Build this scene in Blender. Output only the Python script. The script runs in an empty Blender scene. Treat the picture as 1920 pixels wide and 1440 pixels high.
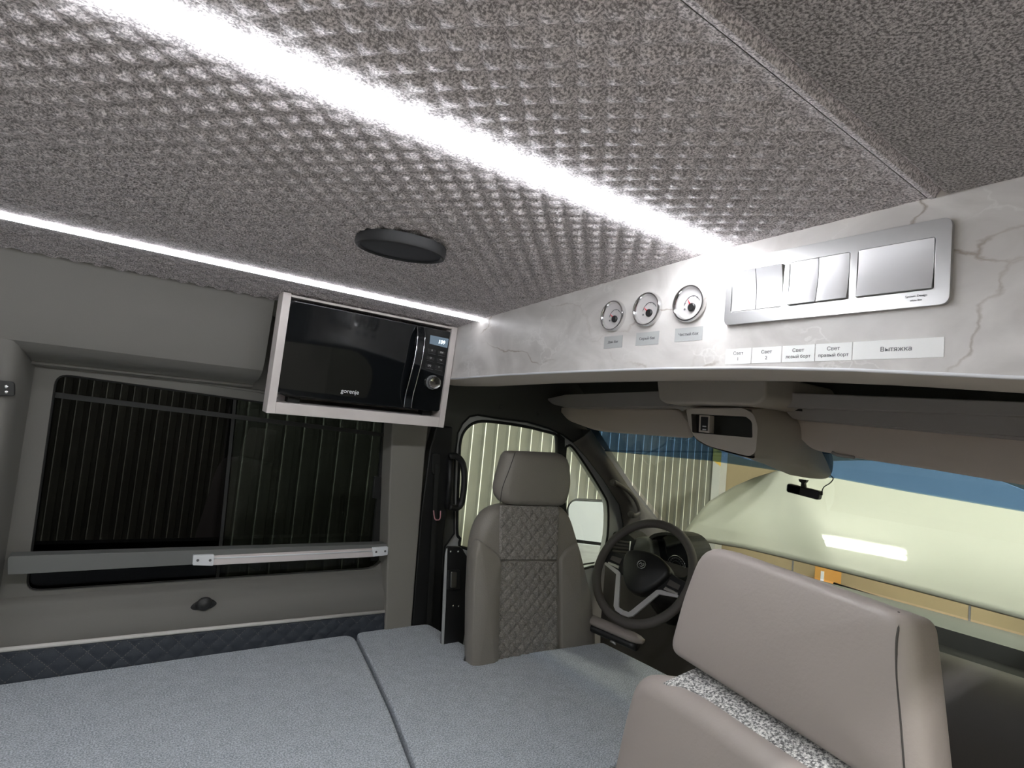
import bpy, bmesh, math, random
from mathutils import Vector, Matrix
import numpy as np
random.seed(3)
SC = bpy.context.scene
COL = SC.collection
PI = math.pi
Z0 = 1.90                      # eye height above the garage floor

# ------------------------------------------------------------------ camera
FPX = 1064.0
_X = np.array([1480., 215., FPX]); _X /= np.linalg.norm(_X)
_Y = np.array([-765., 2., FPX]); _Y = _Y - _X * (_X @ _Y); _Y /= np.linalg.norm(_Y)
_Z = np.cross(_X, _Y)
if _Z[1] > 0: _Z = -_Z
R = np.array([_X, _Y, _Z])     # world = R @ (right, down, forward); X van forward, Y van left, Z up
EYE = Vector((0, 0, Z0))
cam_d = bpy.data.cameras.new('camera'); cam = bpy.data.objects.new('camera', cam_d); COL.objects.link(cam)
cam_d.sensor_width = 36; cam_d.lens = 36 * FPX / 1920; cam_d.clip_start = 0.01
m = Matrix.Identity(4)
for i in range(3):
    m[i][0] = R[i][0]; m[i][1] = -R[i][1]; m[i][2] = -R[i][2]; m[i][3] = EYE[i]
cam.matrix_world = m
SC.camera = cam

# ------------------------------------------------------------------ world, exposure
SC.view_settings.view_transform = 'Standard'
SC.view_settings.look = 'None'
SC.view_settings.gamma = 1
SC.view_settings.use_curve_mapping = False
SC.view_settings.exposure = 1.15
SC.cycles.max_bounces = 10
SC.cycles.diffuse_bounces = 6
SC.cycles.glossy_bounces = 4
SC.cycles.transparent_max_bounces = 16
SC.cycles.sample_clamp_indirect = 6
SC.cycles.use_denoising = True
w = bpy.data.worlds.new('world'); SC.world = w; w.use_nodes = True
w.node_tree.nodes['Background'].inputs[0].default_value = (0.30, 0.31, 0.30, 1)
w.node_tree.nodes['Background'].inputs[1].default_value = 0.25
LED_STRENGTH = 27.0
TUBE_STRENGTH = 46.0

# ------------------------------------------------------------------ helpers
def V(x, y, z): return Vector((x, y, z + Z0))
def pt(px, py, axis, val):
    """the point of the plane <axis> = val that the photograph shows at (px, py)"""
    r = R @ np.array([px - 960., py - 720., FPX])
    k = val / r['xyz'.index(axis)]
    return V(r[0] * k, r[1] * k, r[2] * k)
def pts(lst, axis, val): return [pt(a, b, axis, val) for a, b in lst]
WP = {}
def mat(name, col, rough=0.6, metal=0.0, var=0.0, vscale=30, bump=0.0, bscale=200, col2=None, spec=0.5, coat=0.0, emit=None, estr=0, sheen=0, detail=4, aniso=None):
    M = bpy.data.materials.new(name); M.use_nodes = True
    nt = M.node_tree; n = nt.nodes; b = n['Principled BSDF']; L = nt.links.new
    b.inputs['Roughness'].default_value = rough; b.inputs['Metallic'].default_value = metal
    b.inputs['Specular IOR Level'].default_value = spec
    b.inputs['Coat Weight'].default_value = coat
    if sheen: b.inputs['Sheen Weight'].default_value = sheen
    c = (*col, 1)
    b.inputs['Base Color'].default_value = c
    tc = n.new('ShaderNodeTexCoord')
    if col2 is not None or var:
        nz = n.new('ShaderNodeTexNoise'); nz.inputs['Scale'].default_value = vscale; nz.inputs['Detail'].default_value = detail
        L(tc.outputs['Object'], nz.inputs['Vector'])
        cr = n.new('ShaderNodeValToRGB'); cr.color_ramp.elements[0].position = 0.38; cr.color_ramp.elements[1].position = 0.62
        if col2 is None:
            cr.color_ramp.elements[0].color = tuple(x * (1 - var) for x in col) + (1,)
            cr.color_ramp.elements[1].color = tuple(min(1, x * (1 + var)) for x in col) + (1,)
        else:
            cr.color_ramp.elements[0].color = (*col2, 1); cr.color_ramp.elements[1].color = c
        L(nz.outputs[0], cr.inputs[0]); L(cr.outputs[0], b.inputs['Base Color'])
    if bump:
        nb = n.new('ShaderNodeTexNoise'); nb.inputs['Scale'].default_value = bscale; nb.inputs['Detail'].default_value = 3
        L(tc.outputs['Object'], nb.inputs['Vector'])
        bp = n.new('ShaderNodeBump'); bp.inputs['Strength'].default_value = bump; bp.inputs['Distance'].default_value = 0.002
        L(nb.outputs[0], bp.inputs['Height']); L(bp.outputs[0], b.inputs['Normal'])
    if emit:
        b.inputs['Emission Color'].default_value = (*emit, 1); b.inputs['Emission Strength'].default_value = estr
    return M
def glass_mat(name, tint, ior=1.45, rough=0.0):
    M = bpy.data.materials.new(name); M.use_nodes = True; nt = M.node_tree; n = nt.nodes; n.clear(); L = nt.links.new
    o = n.new('ShaderNodeOutputMaterial'); t = n.new('ShaderNodeBsdfTransparent'); g = n.new('ShaderNodeBsdfGlossy'); f = n.new('ShaderNodeFresnel'); mx = n.new('ShaderNodeMixShader')
    t.inputs[0].default_value = (*tint, 1); g.inputs['Roughness'].default_value = rough; f.inputs[0].default_value = ior
    ge = n.new('ShaderNodeNewGeometry'); iv = n.new('ShaderNodeMath'); iv.operation = 'SUBTRACT'; iv.inputs[0].default_value = 1; L(ge.outputs['Backfacing'], iv.inputs[1])
    mu = n.new('ShaderNodeMath'); mu.operation = 'MULTIPLY'; L(f.outputs[0], mu.inputs[0]); L(iv.outputs[0], mu.inputs[1])
    L(mu.outputs[0], mx.inputs[0]); L(t.outputs[0], mx.inputs[1]); L(g.outputs[0], mx.inputs[2]); L(mx.outputs[0], o.inputs[0])
    return M
def fabric_mat(name, dark, light, scale=260, bump=0.5, mid=None):
    M = bpy.data.materials.new(name); M.use_nodes = True; nt = M.node_tree; n = nt.nodes; b = n['Principled BSDF']; L = nt.links.new
    b.inputs['Roughness'].default_value = 0.95; b.inputs['Specular IOR Level'].default_value = 0.15
    b.inputs['Sheen Weight'].default_value = 0.15
    tc = n.new('ShaderNodeTexCoord')
    a = n.new('ShaderNodeTexNoise'); a.inputs['Scale'].default_value = scale; a.inputs['Detail'].default_value = 3; a.inputs['Roughness'].default_value = 0.7
    v = n.new('ShaderNodeTexNoise'); v.inputs['Scale'].default_value = scale * 0.12; v.inputs['Detail'].default_value = 2
    L(tc.outputs['Object'], a.inputs['Vector']); L(tc.outputs['Object'], v.inputs['Vector'])
    ad = n.new('ShaderNodeMath'); ad.operation = 'MULTIPLY_ADD'; ad.inputs[1].default_value = 0.10; L(v.outputs[0], ad.inputs[0]); L(a.outputs[0], ad.inputs[2])
    cr = n.new('ShaderNodeValToRGB'); e = cr.color_ramp.elements
    e[0].position = 0.46; e[0].color = (*dark, 1); e[1].position = 0.66; e[1].color = (*light, 1)
    L(ad.outputs[0], cr.inputs[0]); L(cr.outputs[0], b.inputs['Base Color'])
    bp = n.new('ShaderNodeBump'); bp.inputs['Strength'].default_value = bump; bp.inputs['Distance'].default_value = 0.0015
    L(a.outputs[0], bp.inputs['Height']); L(bp.outputs[0], b.inputs['Normal'])
    return M
def tag(o, label=None, cat=None, group=None, kind=None):
    if label: o['label'] = label
    if cat: o['category'] = cat
    if group: o['group'] = group
    if kind: o['kind'] = kind
    return o
def thing(name, loc, label, cat, group=None):
    o = bpy.data.objects.new(name, None); COL.objects.link(o); o.location = loc; o.empty_display_size = .05
    WP[o.as_pointer()] = Vector(loc)
    return tag(o, label, cat, group)
def link_obj(o, org, parent):
    COL.objects.link(o)
    if parent is not None:
        o.parent = parent; o.location = org - WP[parent.as_pointer()]
    else: o.location = org
    WP[o.as_pointer()] = Vector(org)
def mk(name, verts, faces, m, parent=None, smooth=False, bevel=0, bseg=2, ms=None, fm=None, org=None, recalc=True):
    verts = [Vector(v) for v in verts]
    if org is None:
        lo = Vector([min(v[i] for v in verts) for i in range(3)]); hi = Vector([max(v[i] for v in verts) for i in range(3)])
        org = Vector(((lo.x + hi.x) / 2, (lo.y + hi.y) / 2, lo.z))
    me = bpy.data.meshes.new(name); me.from_pydata([v - org for v in verts], [], faces)
    for x in (ms or [m]): me.materials.append(x)
    if fm:
        for p, k in zip(me.polygons, fm): p.material_index = k
    me.update()
    if recalc:
        bm = bmesh.new(); bm.from_mesh(me); bmesh.ops.recalc_face_normals(bm, faces=bm.faces); bm.to_mesh(me); bm.free()
    if smooth:
        for p in me.polygons: p.use_smooth = True
    o = bpy.data.objects.new(name, me); link_obj(o, org, parent)
    if bevel:
        md = o.modifiers.new('b', 'BEVEL'); md.width = bevel; md.segments = bseg; md.limit_method = 'ANGLE'; md.angle_limit = 0.6
        for p in me.polygons: p.use_smooth = True
        md.harden_normals = True
    return o
def box(name, lo, hi, m, parent=None, bevel=0, bseg=2):
    """lo, hi relative to the eye"""
    x0, y0, z0 = lo; x1, y1, z1 = hi
    v = [V(x, y, z) for x in (x0, x1) for y in (y0, y1) for z in (z0, z1)]
    f = [(0, 1, 3, 2), (4, 6, 7, 5), (0, 4, 5, 1), (2, 3, 7, 6), (0, 2, 6, 4), (1, 5, 7, 3)]
    return mk(name, v, f, m, parent, bevel=bevel, bseg=bseg)
def slab(name, outline, ext, m, parent=None, holes=(), bevel=0, bseg=2, smooth=False):
    ext = Vector(ext); bm = bmesh.new(); outline = [Vector(p) for p in outline]
    lo = Vector([min(v[i] for v in outline) for i in range(3)]); hi = Vector([max(v[i] for v in outline) for i in range(3)])
    org = Vector(((lo.x + hi.x) / 2, (lo.y + hi.y) / 2, lo.z))
    loops = [outline] + [list(h) for h in holes]; edges = []
    for lp in loops:
        vs = [bm.verts.new(Vector(p) - org) for p in lp]
        if not holes: bm.faces.new(vs)
        else: edges += [bm.edges.new((vs[i], vs[(i + 1) % len(vs)])) for i in range(len(vs))]
    if holes: bmesh.ops.triangle_fill(bm, use_beauty=True, edges=edges)
    r = bmesh.ops.extrude_face_region(bm, geom=bm.faces[:])
    bmesh.ops.translate(bm, vec=ext, verts=[g for g in r['geom'] if isinstance(g, bmesh.types.BMVert)])
    bmesh.ops.recalc_face_normals(bm, faces=bm.faces)
    me = bpy.data.meshes.new(name); bm.to_mesh(me); bm.free(); me.materials.append(m)
    o = bpy.data.objects.new(name, me); link_obj(o, org, parent)
    if smooth or bevel:
        for p in me.polygons: p.use_smooth = True
    if bevel:
        md = o.modifiers.new('b', 'BEVEL'); md.width = bevel; md.segments = bseg; md.limit_method = 'ANGLE'; md.angle_limit = 0.9; md.harden_normals = True
    elif smooth:
        me.set_sharp_from_angle(angle=0.7)
    return o
def rnd(ps, r, seg=6):
    """round the corners of a closed outline; r one number or one per corner"""
    n = len(ps); out = []
    for i in range(n):
        p = Vector(ps[i]); a = Vector(ps[i - 1]); b = Vector(ps[(i + 1) % n]); rr = r[i] if isinstance(r, (list, tuple)) else r
        if rr <= 0: out.append(p); continue
        da = min(rr, (a - p).length * .48); db = min(rr, (b - p).length * .48)
        A = p + (a - p).normalized() * da; B = p + (b - p).normalized() * db
        for k in range(seg + 1):
            t = k / seg; out.append(A * (1 - t) ** 2 + p * 2 * t * (1 - t) + B * t * t)
    return out
def catmull(ps, seg=6, closed=True):
    ps = [Vector(p) for p in ps]; n = len(ps); out = []
    for i in range(n if closed else n - 1):
        if closed: p0, p1, p2, p3 = ps[i - 1], ps[i], ps[(i + 1) % n], ps[(i + 2) % n]
        else: p0, p1, p2, p3 = ps[max(i - 1, 0)], ps[i], ps[i + 1], ps[min(i + 2, n - 1)]
        for k in range(seg):
            t = k / seg
            out.append(0.5 * ((2 * p1) + (p2 - p0) * t + (2 * p0 - 5 * p1 + 4 * p2 - p3) * t * t + (3 * p1 - p0 - 3 * p2 + p3) * t ** 3))
    if not closed: out.append(ps[-1])
    return out
def tube(name, path, r, m, parent=None, seg=8, closed=False, flat=1.0, up=None):
    path = [Vector(p) for p in path]; n = len(path); vs = []; fs = []
    prev = None
    for i, p in enumerate(path):
        if closed: t = path[(i + 1) % n] - path[i - 1]
        else: t = path[min(i + 1, n - 1)] - path[max(i - 1, 0)]
        t.normalize()
        if prev is None:
            a = Vector(up) if up else (Vector((0, 0, 1)) if abs(t.z) < .9 else Vector((1, 0, 0)))
        else: a = prev
        u = (a - t * a.dot(t)).normalized(); prev = u; v = t.cross(u)
        rr = r[i] if isinstance(r, (list, tuple)) else r
        for k in range(seg):
            an = 2 * PI * k / seg; vs.append(p + u * math.cos(an) * rr * flat + v * math.sin(an) * rr)
    for i in range(n if closed else n - 1):
        j = (i + 1) % n
        for k in range(seg):
            l = (k + 1) % seg; fs.append((i * seg + k, i * seg + l, j * seg + l, j * seg + k))
    if not closed: fs.append(tuple(range(seg))[::-1]); fs.append(tuple((n - 1) * seg + k for k in range(seg)))
    return mk(name, vs, fs, m, parent, smooth=True)
def frame_axes(nrm, up=(0, 0, 1)):
    w_ = Vector(nrm).normalized(); u = Vector(up).cross(w_)
    if u.length < 1e-4: u = Vector((1, 0, 0))
    u.normalize(); v = w_.cross(u); return u, v, w_
def lathe(name, c, nrm, prof, m, parent=None, seg=40, up=(0, 0, 1), ms=None, fmk=None):
    """prof: (radius, height along nrm)"""
    u, v, w_ = frame_axes(nrm, up); vs = []; fs = []; fm = []
    for r, h in prof:
        for k in range(seg):
            a = 2 * PI * k / seg; vs.append(c + u * math.cos(a) * r + v * math.sin(a) * r + w_ * h)
    for i in range(len(prof) - 1):
        for k in range(seg):
            l = (k + 1) % seg; fs.append((i * seg + k, i * seg + l, (i + 1) * seg + l, (i + 1) * seg + k)); fm.append(fmk(i) if fmk else 0)
    fs.append(tuple(range(seg))[::-1]); fm.append(0); fs.append(tuple((len(prof) - 1) * seg + k for k in range(seg))); fm.append(fmk(len(prof) - 2) if fmk else 0)
    o = mk(name, vs, fs, m, parent, smooth=True, ms=ms, fm=fm if ms else None); o.data.set_sharp_from_angle(angle=0.6)
    return o
def puff(name, outline, nrm, front, back, m, parent=None, edge=0.02, dome=0.01, rings=5, inner=5, fn=None):
    """upholstered block: planar outline, rounded rim, domed face towards nrm"""
    nrm = Vector(nrm).normalized(); outline = [Vector(p) for p in outline]; n = len(outline)
    c = sum(outline, Vector()) / n; Rm = sum((p - c).length for p in outline) / n
    L = []
    for k in range(rings + 1):
        a = PI / 2 * k / rings; L.append((1 - edge * (1 - math.cos(a)) / Rm, -back + edge - edge * math.cos(PI / 2 - a) if False else None, a))
    rows = []
    for k in range(rings + 1):      # back rim, from inside out
        a = PI / 2 * (1 - k / rings); rows.append((1 - edge * (1 - math.cos(a)) / Rm, -back + edge * (1 - math.sin(a))))
    for k in range(rings + 1):      # front rim
        a = PI / 2 * k / rings; rows.append((1 - edge * (1 - math.cos(a)) / Rm, front - edge * (1 - math.sin(a))))
    s0 = rows[-1][0]
    for k in range(1, inner + 1):
        t = k / inner; s = s0 * (1 - t) + 0.02 * t; rows.append((s, front + dome * (1 - (1 - t) ** 2)))
    vs = []; fs = []
    for s, h in rows:
        for p in outline:
            q = c + (p - c) * s + nrm * h
            if fn: q = fn(q)
            vs.append(q)
    for i in range(len(rows) - 1):
        for k in range(n):
            l = (k + 1) % n; fs.append((i * n + k, i * n + l, (i + 1) * n + l, (i + 1) * n + k))
    fs.append(tuple(range(n))[::-1]); fs.append(tuple((len(rows) - 1) * n + k for k in range(n)))
    return mk(name, vs, fs, m, parent, smooth=True)
def quilt_patch(name, A, B, C, D, nu, nv, cell, amp, nrm, m, parent=None, lift=0.004, bulge=0.0):
    """bilinear patch A(0,0) B(1,0) C(1,1) D(0,1) with diamond quilting in relief, closed at the rim"""
    nrm = Vector(nrm).normalized(); A, B, C, D = map(Vector, (A, B, C, D)); vs = []; fs = []
    W = (B - A).length; H = (D - A).length
    for j in range(nv + 1):
        for i in range(nu + 1):
            s = i / nu; t = j / nv; p = A * (1 - s) * (1 - t) + B * s * (1 - t) + C * s * t + D * (1 - s) * t
            x = s * W / cell; y = t * H / cell
            q = min(abs(math.sin(PI * (x + y))), abs(math.sin(PI * (x - y)))) ** 0.6
            e = 1 if 0 < i < nu and 0 < j < nv else 0
            vs.append(p + nrm * (e * (lift + amp * q) + bulge * (1 - (2 * s - 1) ** 2)))
    k = nu + 1
    for j in range(nv):
        for i in range(nu): fs.append((j * k + i, j * k + i + 1, (j + 1) * k + i + 1, (j + 1) * k + i))
    return mk(name, vs, fs, m, parent, smooth=True)
def text(name, s, c, nrm, size, m, parent=None, up=(0, 0, 1), ext=0.0002, align='CENTER', shear=0):
    cu = bpy.data.curves.new(name, 'FONT'); cu.body = s; cu.size = size; cu.align_x = align; cu.align_y = 'CENTER'; cu.extrude = ext; cu.shear = shear
    cu.resolution_u = 3; tmp = bpy.data.objects.new('tmp', cu); COL.objects.link(tmp)
    me = bpy.data.meshes.new_from_object(tmp.evaluated_get(bpy.context.evaluated_depsgraph_get())); bpy.data.objects.remove(tmp); bpy.data.curves.remove(cu)
    me.name = name; me.materials.clear(); me.materials.append(m); o = bpy.data.objects.new(name, me); u, v, w_ = frame_axes(nrm, up)
    link_obj(o, Vector(c), parent)
    M3 = Matrix((u, v, w_)).transposed(); o.rotation_euler = M3.to_euler()
    return o
def sweep(name, prof, y0, y1, m, parent=None, axis='y', smooth=True, ny=1, closed=False, th=None, fn=None):
    """prof of (a, b): for axis y a = x, b = z; for axis x a = y, b = z"""
    vs = []; fs = []; n = len(prof)
    for k in range(ny + 1):
        t = y0 + (y1 - y0) * k / ny
        for a, b in prof:
            q = V(a, t, b) if axis == 'y' else V(t, a, b)
            vs.append(fn(q) if fn else q)
    for k in range(ny):
        for i in range(n if closed else n - 1):
            j = (i + 1) % n; fs.append((k * n + i, k * n + j, (k + 1) * n + j, (k + 1) * n + i))
    if closed: fs.append(tuple(range(n))[::-1]); fs.append(tuple(ny * n + i for i in range(n)))
    o = mk(name, vs, fs, m, parent, smooth=smooth)
    if smooth: o.data.set_sharp_from_angle(angle=0.7)
    if th:
        md = o.modifiers.new('s', 'SOLIDIFY'); md.thickness = th; md.offset = 1
    return o

# ------------------------------------------------------------------ materials
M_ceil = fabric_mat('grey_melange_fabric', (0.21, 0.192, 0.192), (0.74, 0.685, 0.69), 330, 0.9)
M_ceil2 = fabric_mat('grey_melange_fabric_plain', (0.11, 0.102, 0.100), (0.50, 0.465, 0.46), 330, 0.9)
M_bed = fabric_mat('blue_grey_linen', (0.28, 0.31, 0.345), (0.66, 0.70, 0.745), 300, 0.5)
M_boucle = fabric_mat('black_white_boucle', (0.10, 0.10, 0.10), (0.70, 0.69, 0.66), 300, 1.0)
M_seatfab = fabric_mat('taupe_quilted_fabric', (0.19, 0.175, 0.158), (0.36, 0.335, 0.305), 300, 0.6)
M_wall = mat('grey_vinyl', (0.160, 0.154, 0.139), 0.75, bump=.12, bscale=500)
M_beam = mat('grey_beam_paint', (0.14, 0.143, 0.136), 0.6)
M_pillar = mat('taupe_pillar_vinyl', (0.24, 0.225, 0.2), 0.8, bump=.2, bscale=600)
M_leather = mat('greige_leather', (0.30, 0.262, 0.24), 0.5, bump=.14, bscale=230)
M_leather_d = mat('taupe_leather', (0.25, 0.227, 0.198), 0.5, bump=.3, bscale=300)
M_seam = mat('dark_seam_thread', (0.05, 0.045, 0.04), 0.8)
M_quilt = mat('navy_quilted_vinyl', (0.035, 0.042, 0.055), 0.55, bump=.2, bscale=400)
M_thread = mat('grey_stitch_thread', (0.13, 0.125, 0.12), 0.8)
M_white = mat('white_plastic', (0.75, 0.76, 0.78), 0.4)
M_rail = mat('white_aluminium_rail', (0.72, 0.66, 0.65), 0.35, metal=.2)
M_piping = mat('cream_piping', (0.62, 0.60, 0.57), 0.6)
M_lam = mat('pale_wood_laminate', (0.64, 0.59, 0.565), 0.45, var=.06, vscale=9)
M_black = mat('black_plastic', (0.012, 0.012, 0.012), 0.45)
M_rubber = mat('black_rubber', (0.012, 0.012, 0.011), 0.7)
M_gloss = mat('black_gloss_glass', (0.006, 0.007, 0.008), 0.06, spec=.5)
M_gloss2 = mat('black_gloss_window', (0.016, 0.016, 0.014), 0.03, spec=1.0)
M_chrome = mat('chrome', (0.8, 0.8, 0.8), 0.12, metal=1)
M_alu = mat('brushed_aluminium', (0.62, 0.62, 0.62), 0.3, metal=1)
M_satin = mat('satin_silver_plastic', (0.50, 0.495, 0.49), 0.33, metal=.75)
M_satin2 = mat('satin_silver_rocker', (0.60, 0.59, 0.595), 0.38, metal=.4)
M_gaug = mat('gauge_face', (0.50, 0.48, 0.475), 0.4)
M_red = mat('red_needle', (0.75, 0.03, 0.04), 0.4)
M_ink = mat('grey_print', (0.13, 0.13, 0.135), 0.6)
M_inkl = mat('pale_print', (0.6, 0.6, 0.6), 0.5)
M_stick = mat('grey_sticker', (0.40, 0.405, 0.40), 0.5)
M_stickw = mat('white_sticker', (0.86, 0.86, 0.84), 0.45)
M_trim = mat('dark_cab_trim', (0.075, 0.075, 0.066), 0.8, bump=.1, bscale=500)
M_head = mat('taupe_headliner', (0.60, 0.54, 0.48), 0.85, bump=.1, bscale=500)
M_visor = mat('taupe_visor_vinyl', (0.60, 0.52, 0.45), 0.7, bump=.1, bscale=500)
M_shelf = mat('grey_shelf_plastic', (0.40, 0.37, 0.345), 0.65, bump=.15, bscale=700)
M_cons = mat('console_grey_plastic', (0.54, 0.485, 0.42), 0.65, bump=.1, bscale=700)
M_doorp = mat('grey_door_paint', (0.46, 0.47, 0.465), 0.35, coat=.3)
M_dash = mat('dash_charcoal', (0.095, 0.085, 0.077), 0.6, bump=.2, bscale=500)
M_dashl = mat('dash_grey_green', (0.14, 0.145, 0.125), 0.6, bump=.1, bscale=500)
M_hood = mat('cream_car_paint', (0.345, 0.343, 0.285), 0.35, coat=1.0)
M_hood.node_tree.nodes['Principled BSDF'].inputs['Coat Roughness'].default_value = 0.03
M_speak = mat('speaker_cloth', (0.018, 0.02, 0.025), 0.85, bump=.8, bscale=900)
M_sp_rim = mat('speaker_rim', (0.014, 0.014, 0.015), 0.6)
M_corr = mat('grey_green_steel', (0.165, 0.165, 0.130), 0.5, var=.14, vscale=2.5)
M_corr2 = mat('rib_edge_highlight', (0.90, 0.92, 0.78), 0.4)  # pale colour paints in the light caught along the rib edges
M_beige = mat('beige_wall_paint', (0.30, 0.235, 0.135), 0.85, var=.04, vscale=1.5)
M_conc = mat('concrete_floor', (0.38, 0.37, 0.35), 0.7, var=.15, vscale=3)
M_gceil = mat('garage_ceiling_paint', (0.5, 0.5, 0.46), 0.8)
M_orange = mat('orange_carton', (0.55, 0.27, 0.06), 0.7)
M_yellow = mat('yellow_stripe_paint', (0.72, 0.47, 0.10), 0.6)
M_floor = mat('van_floor_vinyl', (0.16, 0.14, 0.12), 0.5, var=.1, vscale=8)
M_body = mat('cream_body_paint', (0.70, 0.71, 0.62), 0.35, coat=.6)
M_led = mat('led_diffuser', (0.9, 0.9, 0.9), 0.5, emit=(0.92, 0.95, 1.0), estr=LED_STRENGTH)
M_led2 = mat('led_diffuser_side', (0.9, 0.9, 0.9), 0.5, emit=(0.94, 0.95, 1.0), estr=LED_STRENGTH * 0.15)
M_tube = mat('tube_light', (0.9, 0.9, 0.9), 0.5, emit=(1.0, 0.97, 0.86), estr=TUBE_STRENGTH)
M_tube2 = mat('fill_tube_light', (0.9, 0.9, 0.9), 0.5, emit=(0.97, 0.97, 1.0), estr=480.0)  # unseen lamps outside the side door, over-bright as added fill for the van
M_disp = mat('display_glow', (0.03, 0.04, 0.05), 0.2, emit=(0.10, 0.14, 0.18), estr=0.5)
M_digit = mat('display_digits', (0.8, 0.9, 1), 0.4, emit=(0.75, 0.9, 1.0), estr=2.2)
M_mirror = mat('mirror_glass', (0.85, 0.87, 0.85), 0.02, metal=1)
M_lens = mat('lamp_lens', (0.62, 0.62, 0.58), 0.2)
G_tint = glass_mat('tinted_glass', (0.13, 0.14, 0.135), ior=1.3)
G_tint2 = glass_mat('darker_tinted_glass', (0.014, 0.0145, 0.016), ior=1.26)
G_clear = glass_mat('clear_glass', (0.93, 0.96, 0.92))
G_band = glass_mat('blue_sun_band_film', (0.33, 0.46, 0.62))
M_red_led = mat('buckle_red_print', (0.85, 0.42, 0.48), 0.3, metal=.6)

# marble: warm grey stone print with thin wandering veins
def marble():
    M = bpy.data.materials.new('grey_marble_laminate'); M.use_nodes = True; nt = M.node_tree; n = nt.nodes; b = n['Principled BSDF']; L = nt.links.new
    b.inputs['Roughness'].default_value = 0.32; b.inputs['Specular IOR Level'].default_value = 0.4
    tc = n.new('ShaderNodeTexCoord'); mp = n.new('ShaderNodeMapping'); mp.inputs['Scale'].default_value = (1, 1, 1.5); mp.inputs['Rotation'].default_value = (0.6, 0, 0)
    L(tc.outputs['Object'], mp.inputs[0])
    base = n.new('ShaderNodeTexNoise'); base.inputs['Scale'].default_value = 7; base.inputs['Detail'].default_value = 8; base.inputs['Distortion'].default_value = 1.2; L(mp.outputs[0], base.inputs['Vector'])
    c1 = n.new('ShaderNodeValToRGB'); e = c1.color_ramp.elements; e[0].position = .32; e[0].color = (0.50, 0.475, 0.455, 1); e[1].position = .68; e[1].color = (0.68, 0.65, 0.625, 1); L(base.outputs[0], c1.inputs[0])
    def vein(scale, width, off):
        dn = n.new('ShaderNodeTexNoise'); dn.inputs['Scale'].default_value = scale * 3; dn.inputs['Detail'].default_value = 5; L(mp.outputs[0], dn.inputs['Vector'])
        ad = n.new('ShaderNodeVectorMath'); ad.operation = 'MULTIPLY_ADD'; ad.inputs[1].default_value = (.12, .12, .12); L(dn.outputs['Color'], ad.inputs[0]); L(mp.outputs[0], ad.inputs[2])
        o2 = n.new('ShaderNodeVectorMath'); o2.operation = 'ADD'; o2.inputs[1].default_value = off; L(ad.outputs[0], o2.inputs[0])
        vo = n.new('ShaderNodeTexVoronoi'); vo.feature = 'DISTANCE_TO_EDGE'; vo.inputs['Scale'].default_value = scale; L(o2.outputs[0], vo.inputs['Vector'])
        mr = n.new('ShaderNodeMapRange'); mr.inputs[1].default_value = 0; mr.inputs[2].default_value = width; mr.inputs[3].default_value = 1; mr.inputs[4].default_value = 0; L(vo.outputs[0], mr.inputs[0])
        ms_ = n.new('ShaderNodeTexNoise'); ms_.inputs['Scale'].default_value = 5; L(o2.outputs[0], ms_.inputs['Vector'])
        r2 = n.new('ShaderNodeMapRange'); r2.inputs[1].default_value = .45; r2.inputs[2].default_value = .62; L(ms_.outputs[0], r2.inputs[0])
        mu = n.new('ShaderNodeMath'); mu.operation = 'MULTIPLY'; L(mr.outputs[0], mu.inputs[0]); L(r2.outputs[0], mu.inputs[1]); return mu
    v1 = vein(3.2, .013, (0.3, .1, .2)); v2 = vein(7, .03, (1.3, 2.1, .7))
    m1 = n.new('ShaderNodeMix'); m1.data_type = 'RGBA'; L(v1.outputs[0], m1.inputs[0]); L(c1.outputs[0], m1.inputs[6]); m1.inputs[7].default_value = (0.34, 0.29, 0.25, 1)
    m2 = n.new('ShaderNodeMix'); m2.data_type = 'RGBA'; mm = n.new('ShaderNodeMath'); mm.operation = 'MULTIPLY'; mm.inputs[1].default_value = .45; L(v2.outputs[0], mm.inputs[0])
    L(mm.outputs[0], m2.inputs[0]); L(m1.outputs[2], m2.inputs[6]); m2.inputs[7].default_value = (0.78, 0.76, 0.73, 1)
    L(m2.outputs[2], b.inputs['Base Color']); return M
M_marble = marble()
ST = dict(kind='structure')

# ================================================================== THE GARAGE
box('floor_garage', (-5, -3.2, -2.0), (6, 4.2, -1.90), M_conc)['kind'] = 'structure'
box('ceiling_garage', (-5, -3.2, 2.6), (6, 4.2, 2.7), M_gceil)['kind'] = 'structure'
def rib_wall(name, yv, side, x0, x1, ww=1.2):
    root = bpy.data.objects.new(name, None); COL.objects.link(root); root.location = V(x0, yv, -1.9); WP[root.as_pointer()] = V(x0, yv, -1.9); root['kind'] = 'structure'
    x = x0; first = None
    p = 0.105
    while x < x1 - .01:
        vs = []; fs = []; fm = []; xe = min(x + ww, x1); q = x; prof = []
        while q < xe - 0.02:
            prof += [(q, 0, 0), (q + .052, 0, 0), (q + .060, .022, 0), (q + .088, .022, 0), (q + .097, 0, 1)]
            q += p
        prof.append((xe, 0, 0))
        for a, d, k in prof:
            for z in (-1.9, 2.6): vs.append(V(a, yv + d * side, z))
        for i in range(len(prof) - 1):
            fs.append((2 * i, 2 * i + 1, 2 * i + 3, 2 * i + 2))
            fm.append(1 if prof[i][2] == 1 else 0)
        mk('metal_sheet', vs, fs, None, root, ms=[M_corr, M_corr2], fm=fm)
        x += ww
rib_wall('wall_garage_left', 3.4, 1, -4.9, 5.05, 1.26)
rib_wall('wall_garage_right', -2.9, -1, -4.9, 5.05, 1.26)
fw = box('wall_garage_front', (5.05, -3.0, -1.9), (5.2, 3.6, 2.6), M_beige); fw['kind'] = 'structure'
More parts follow.
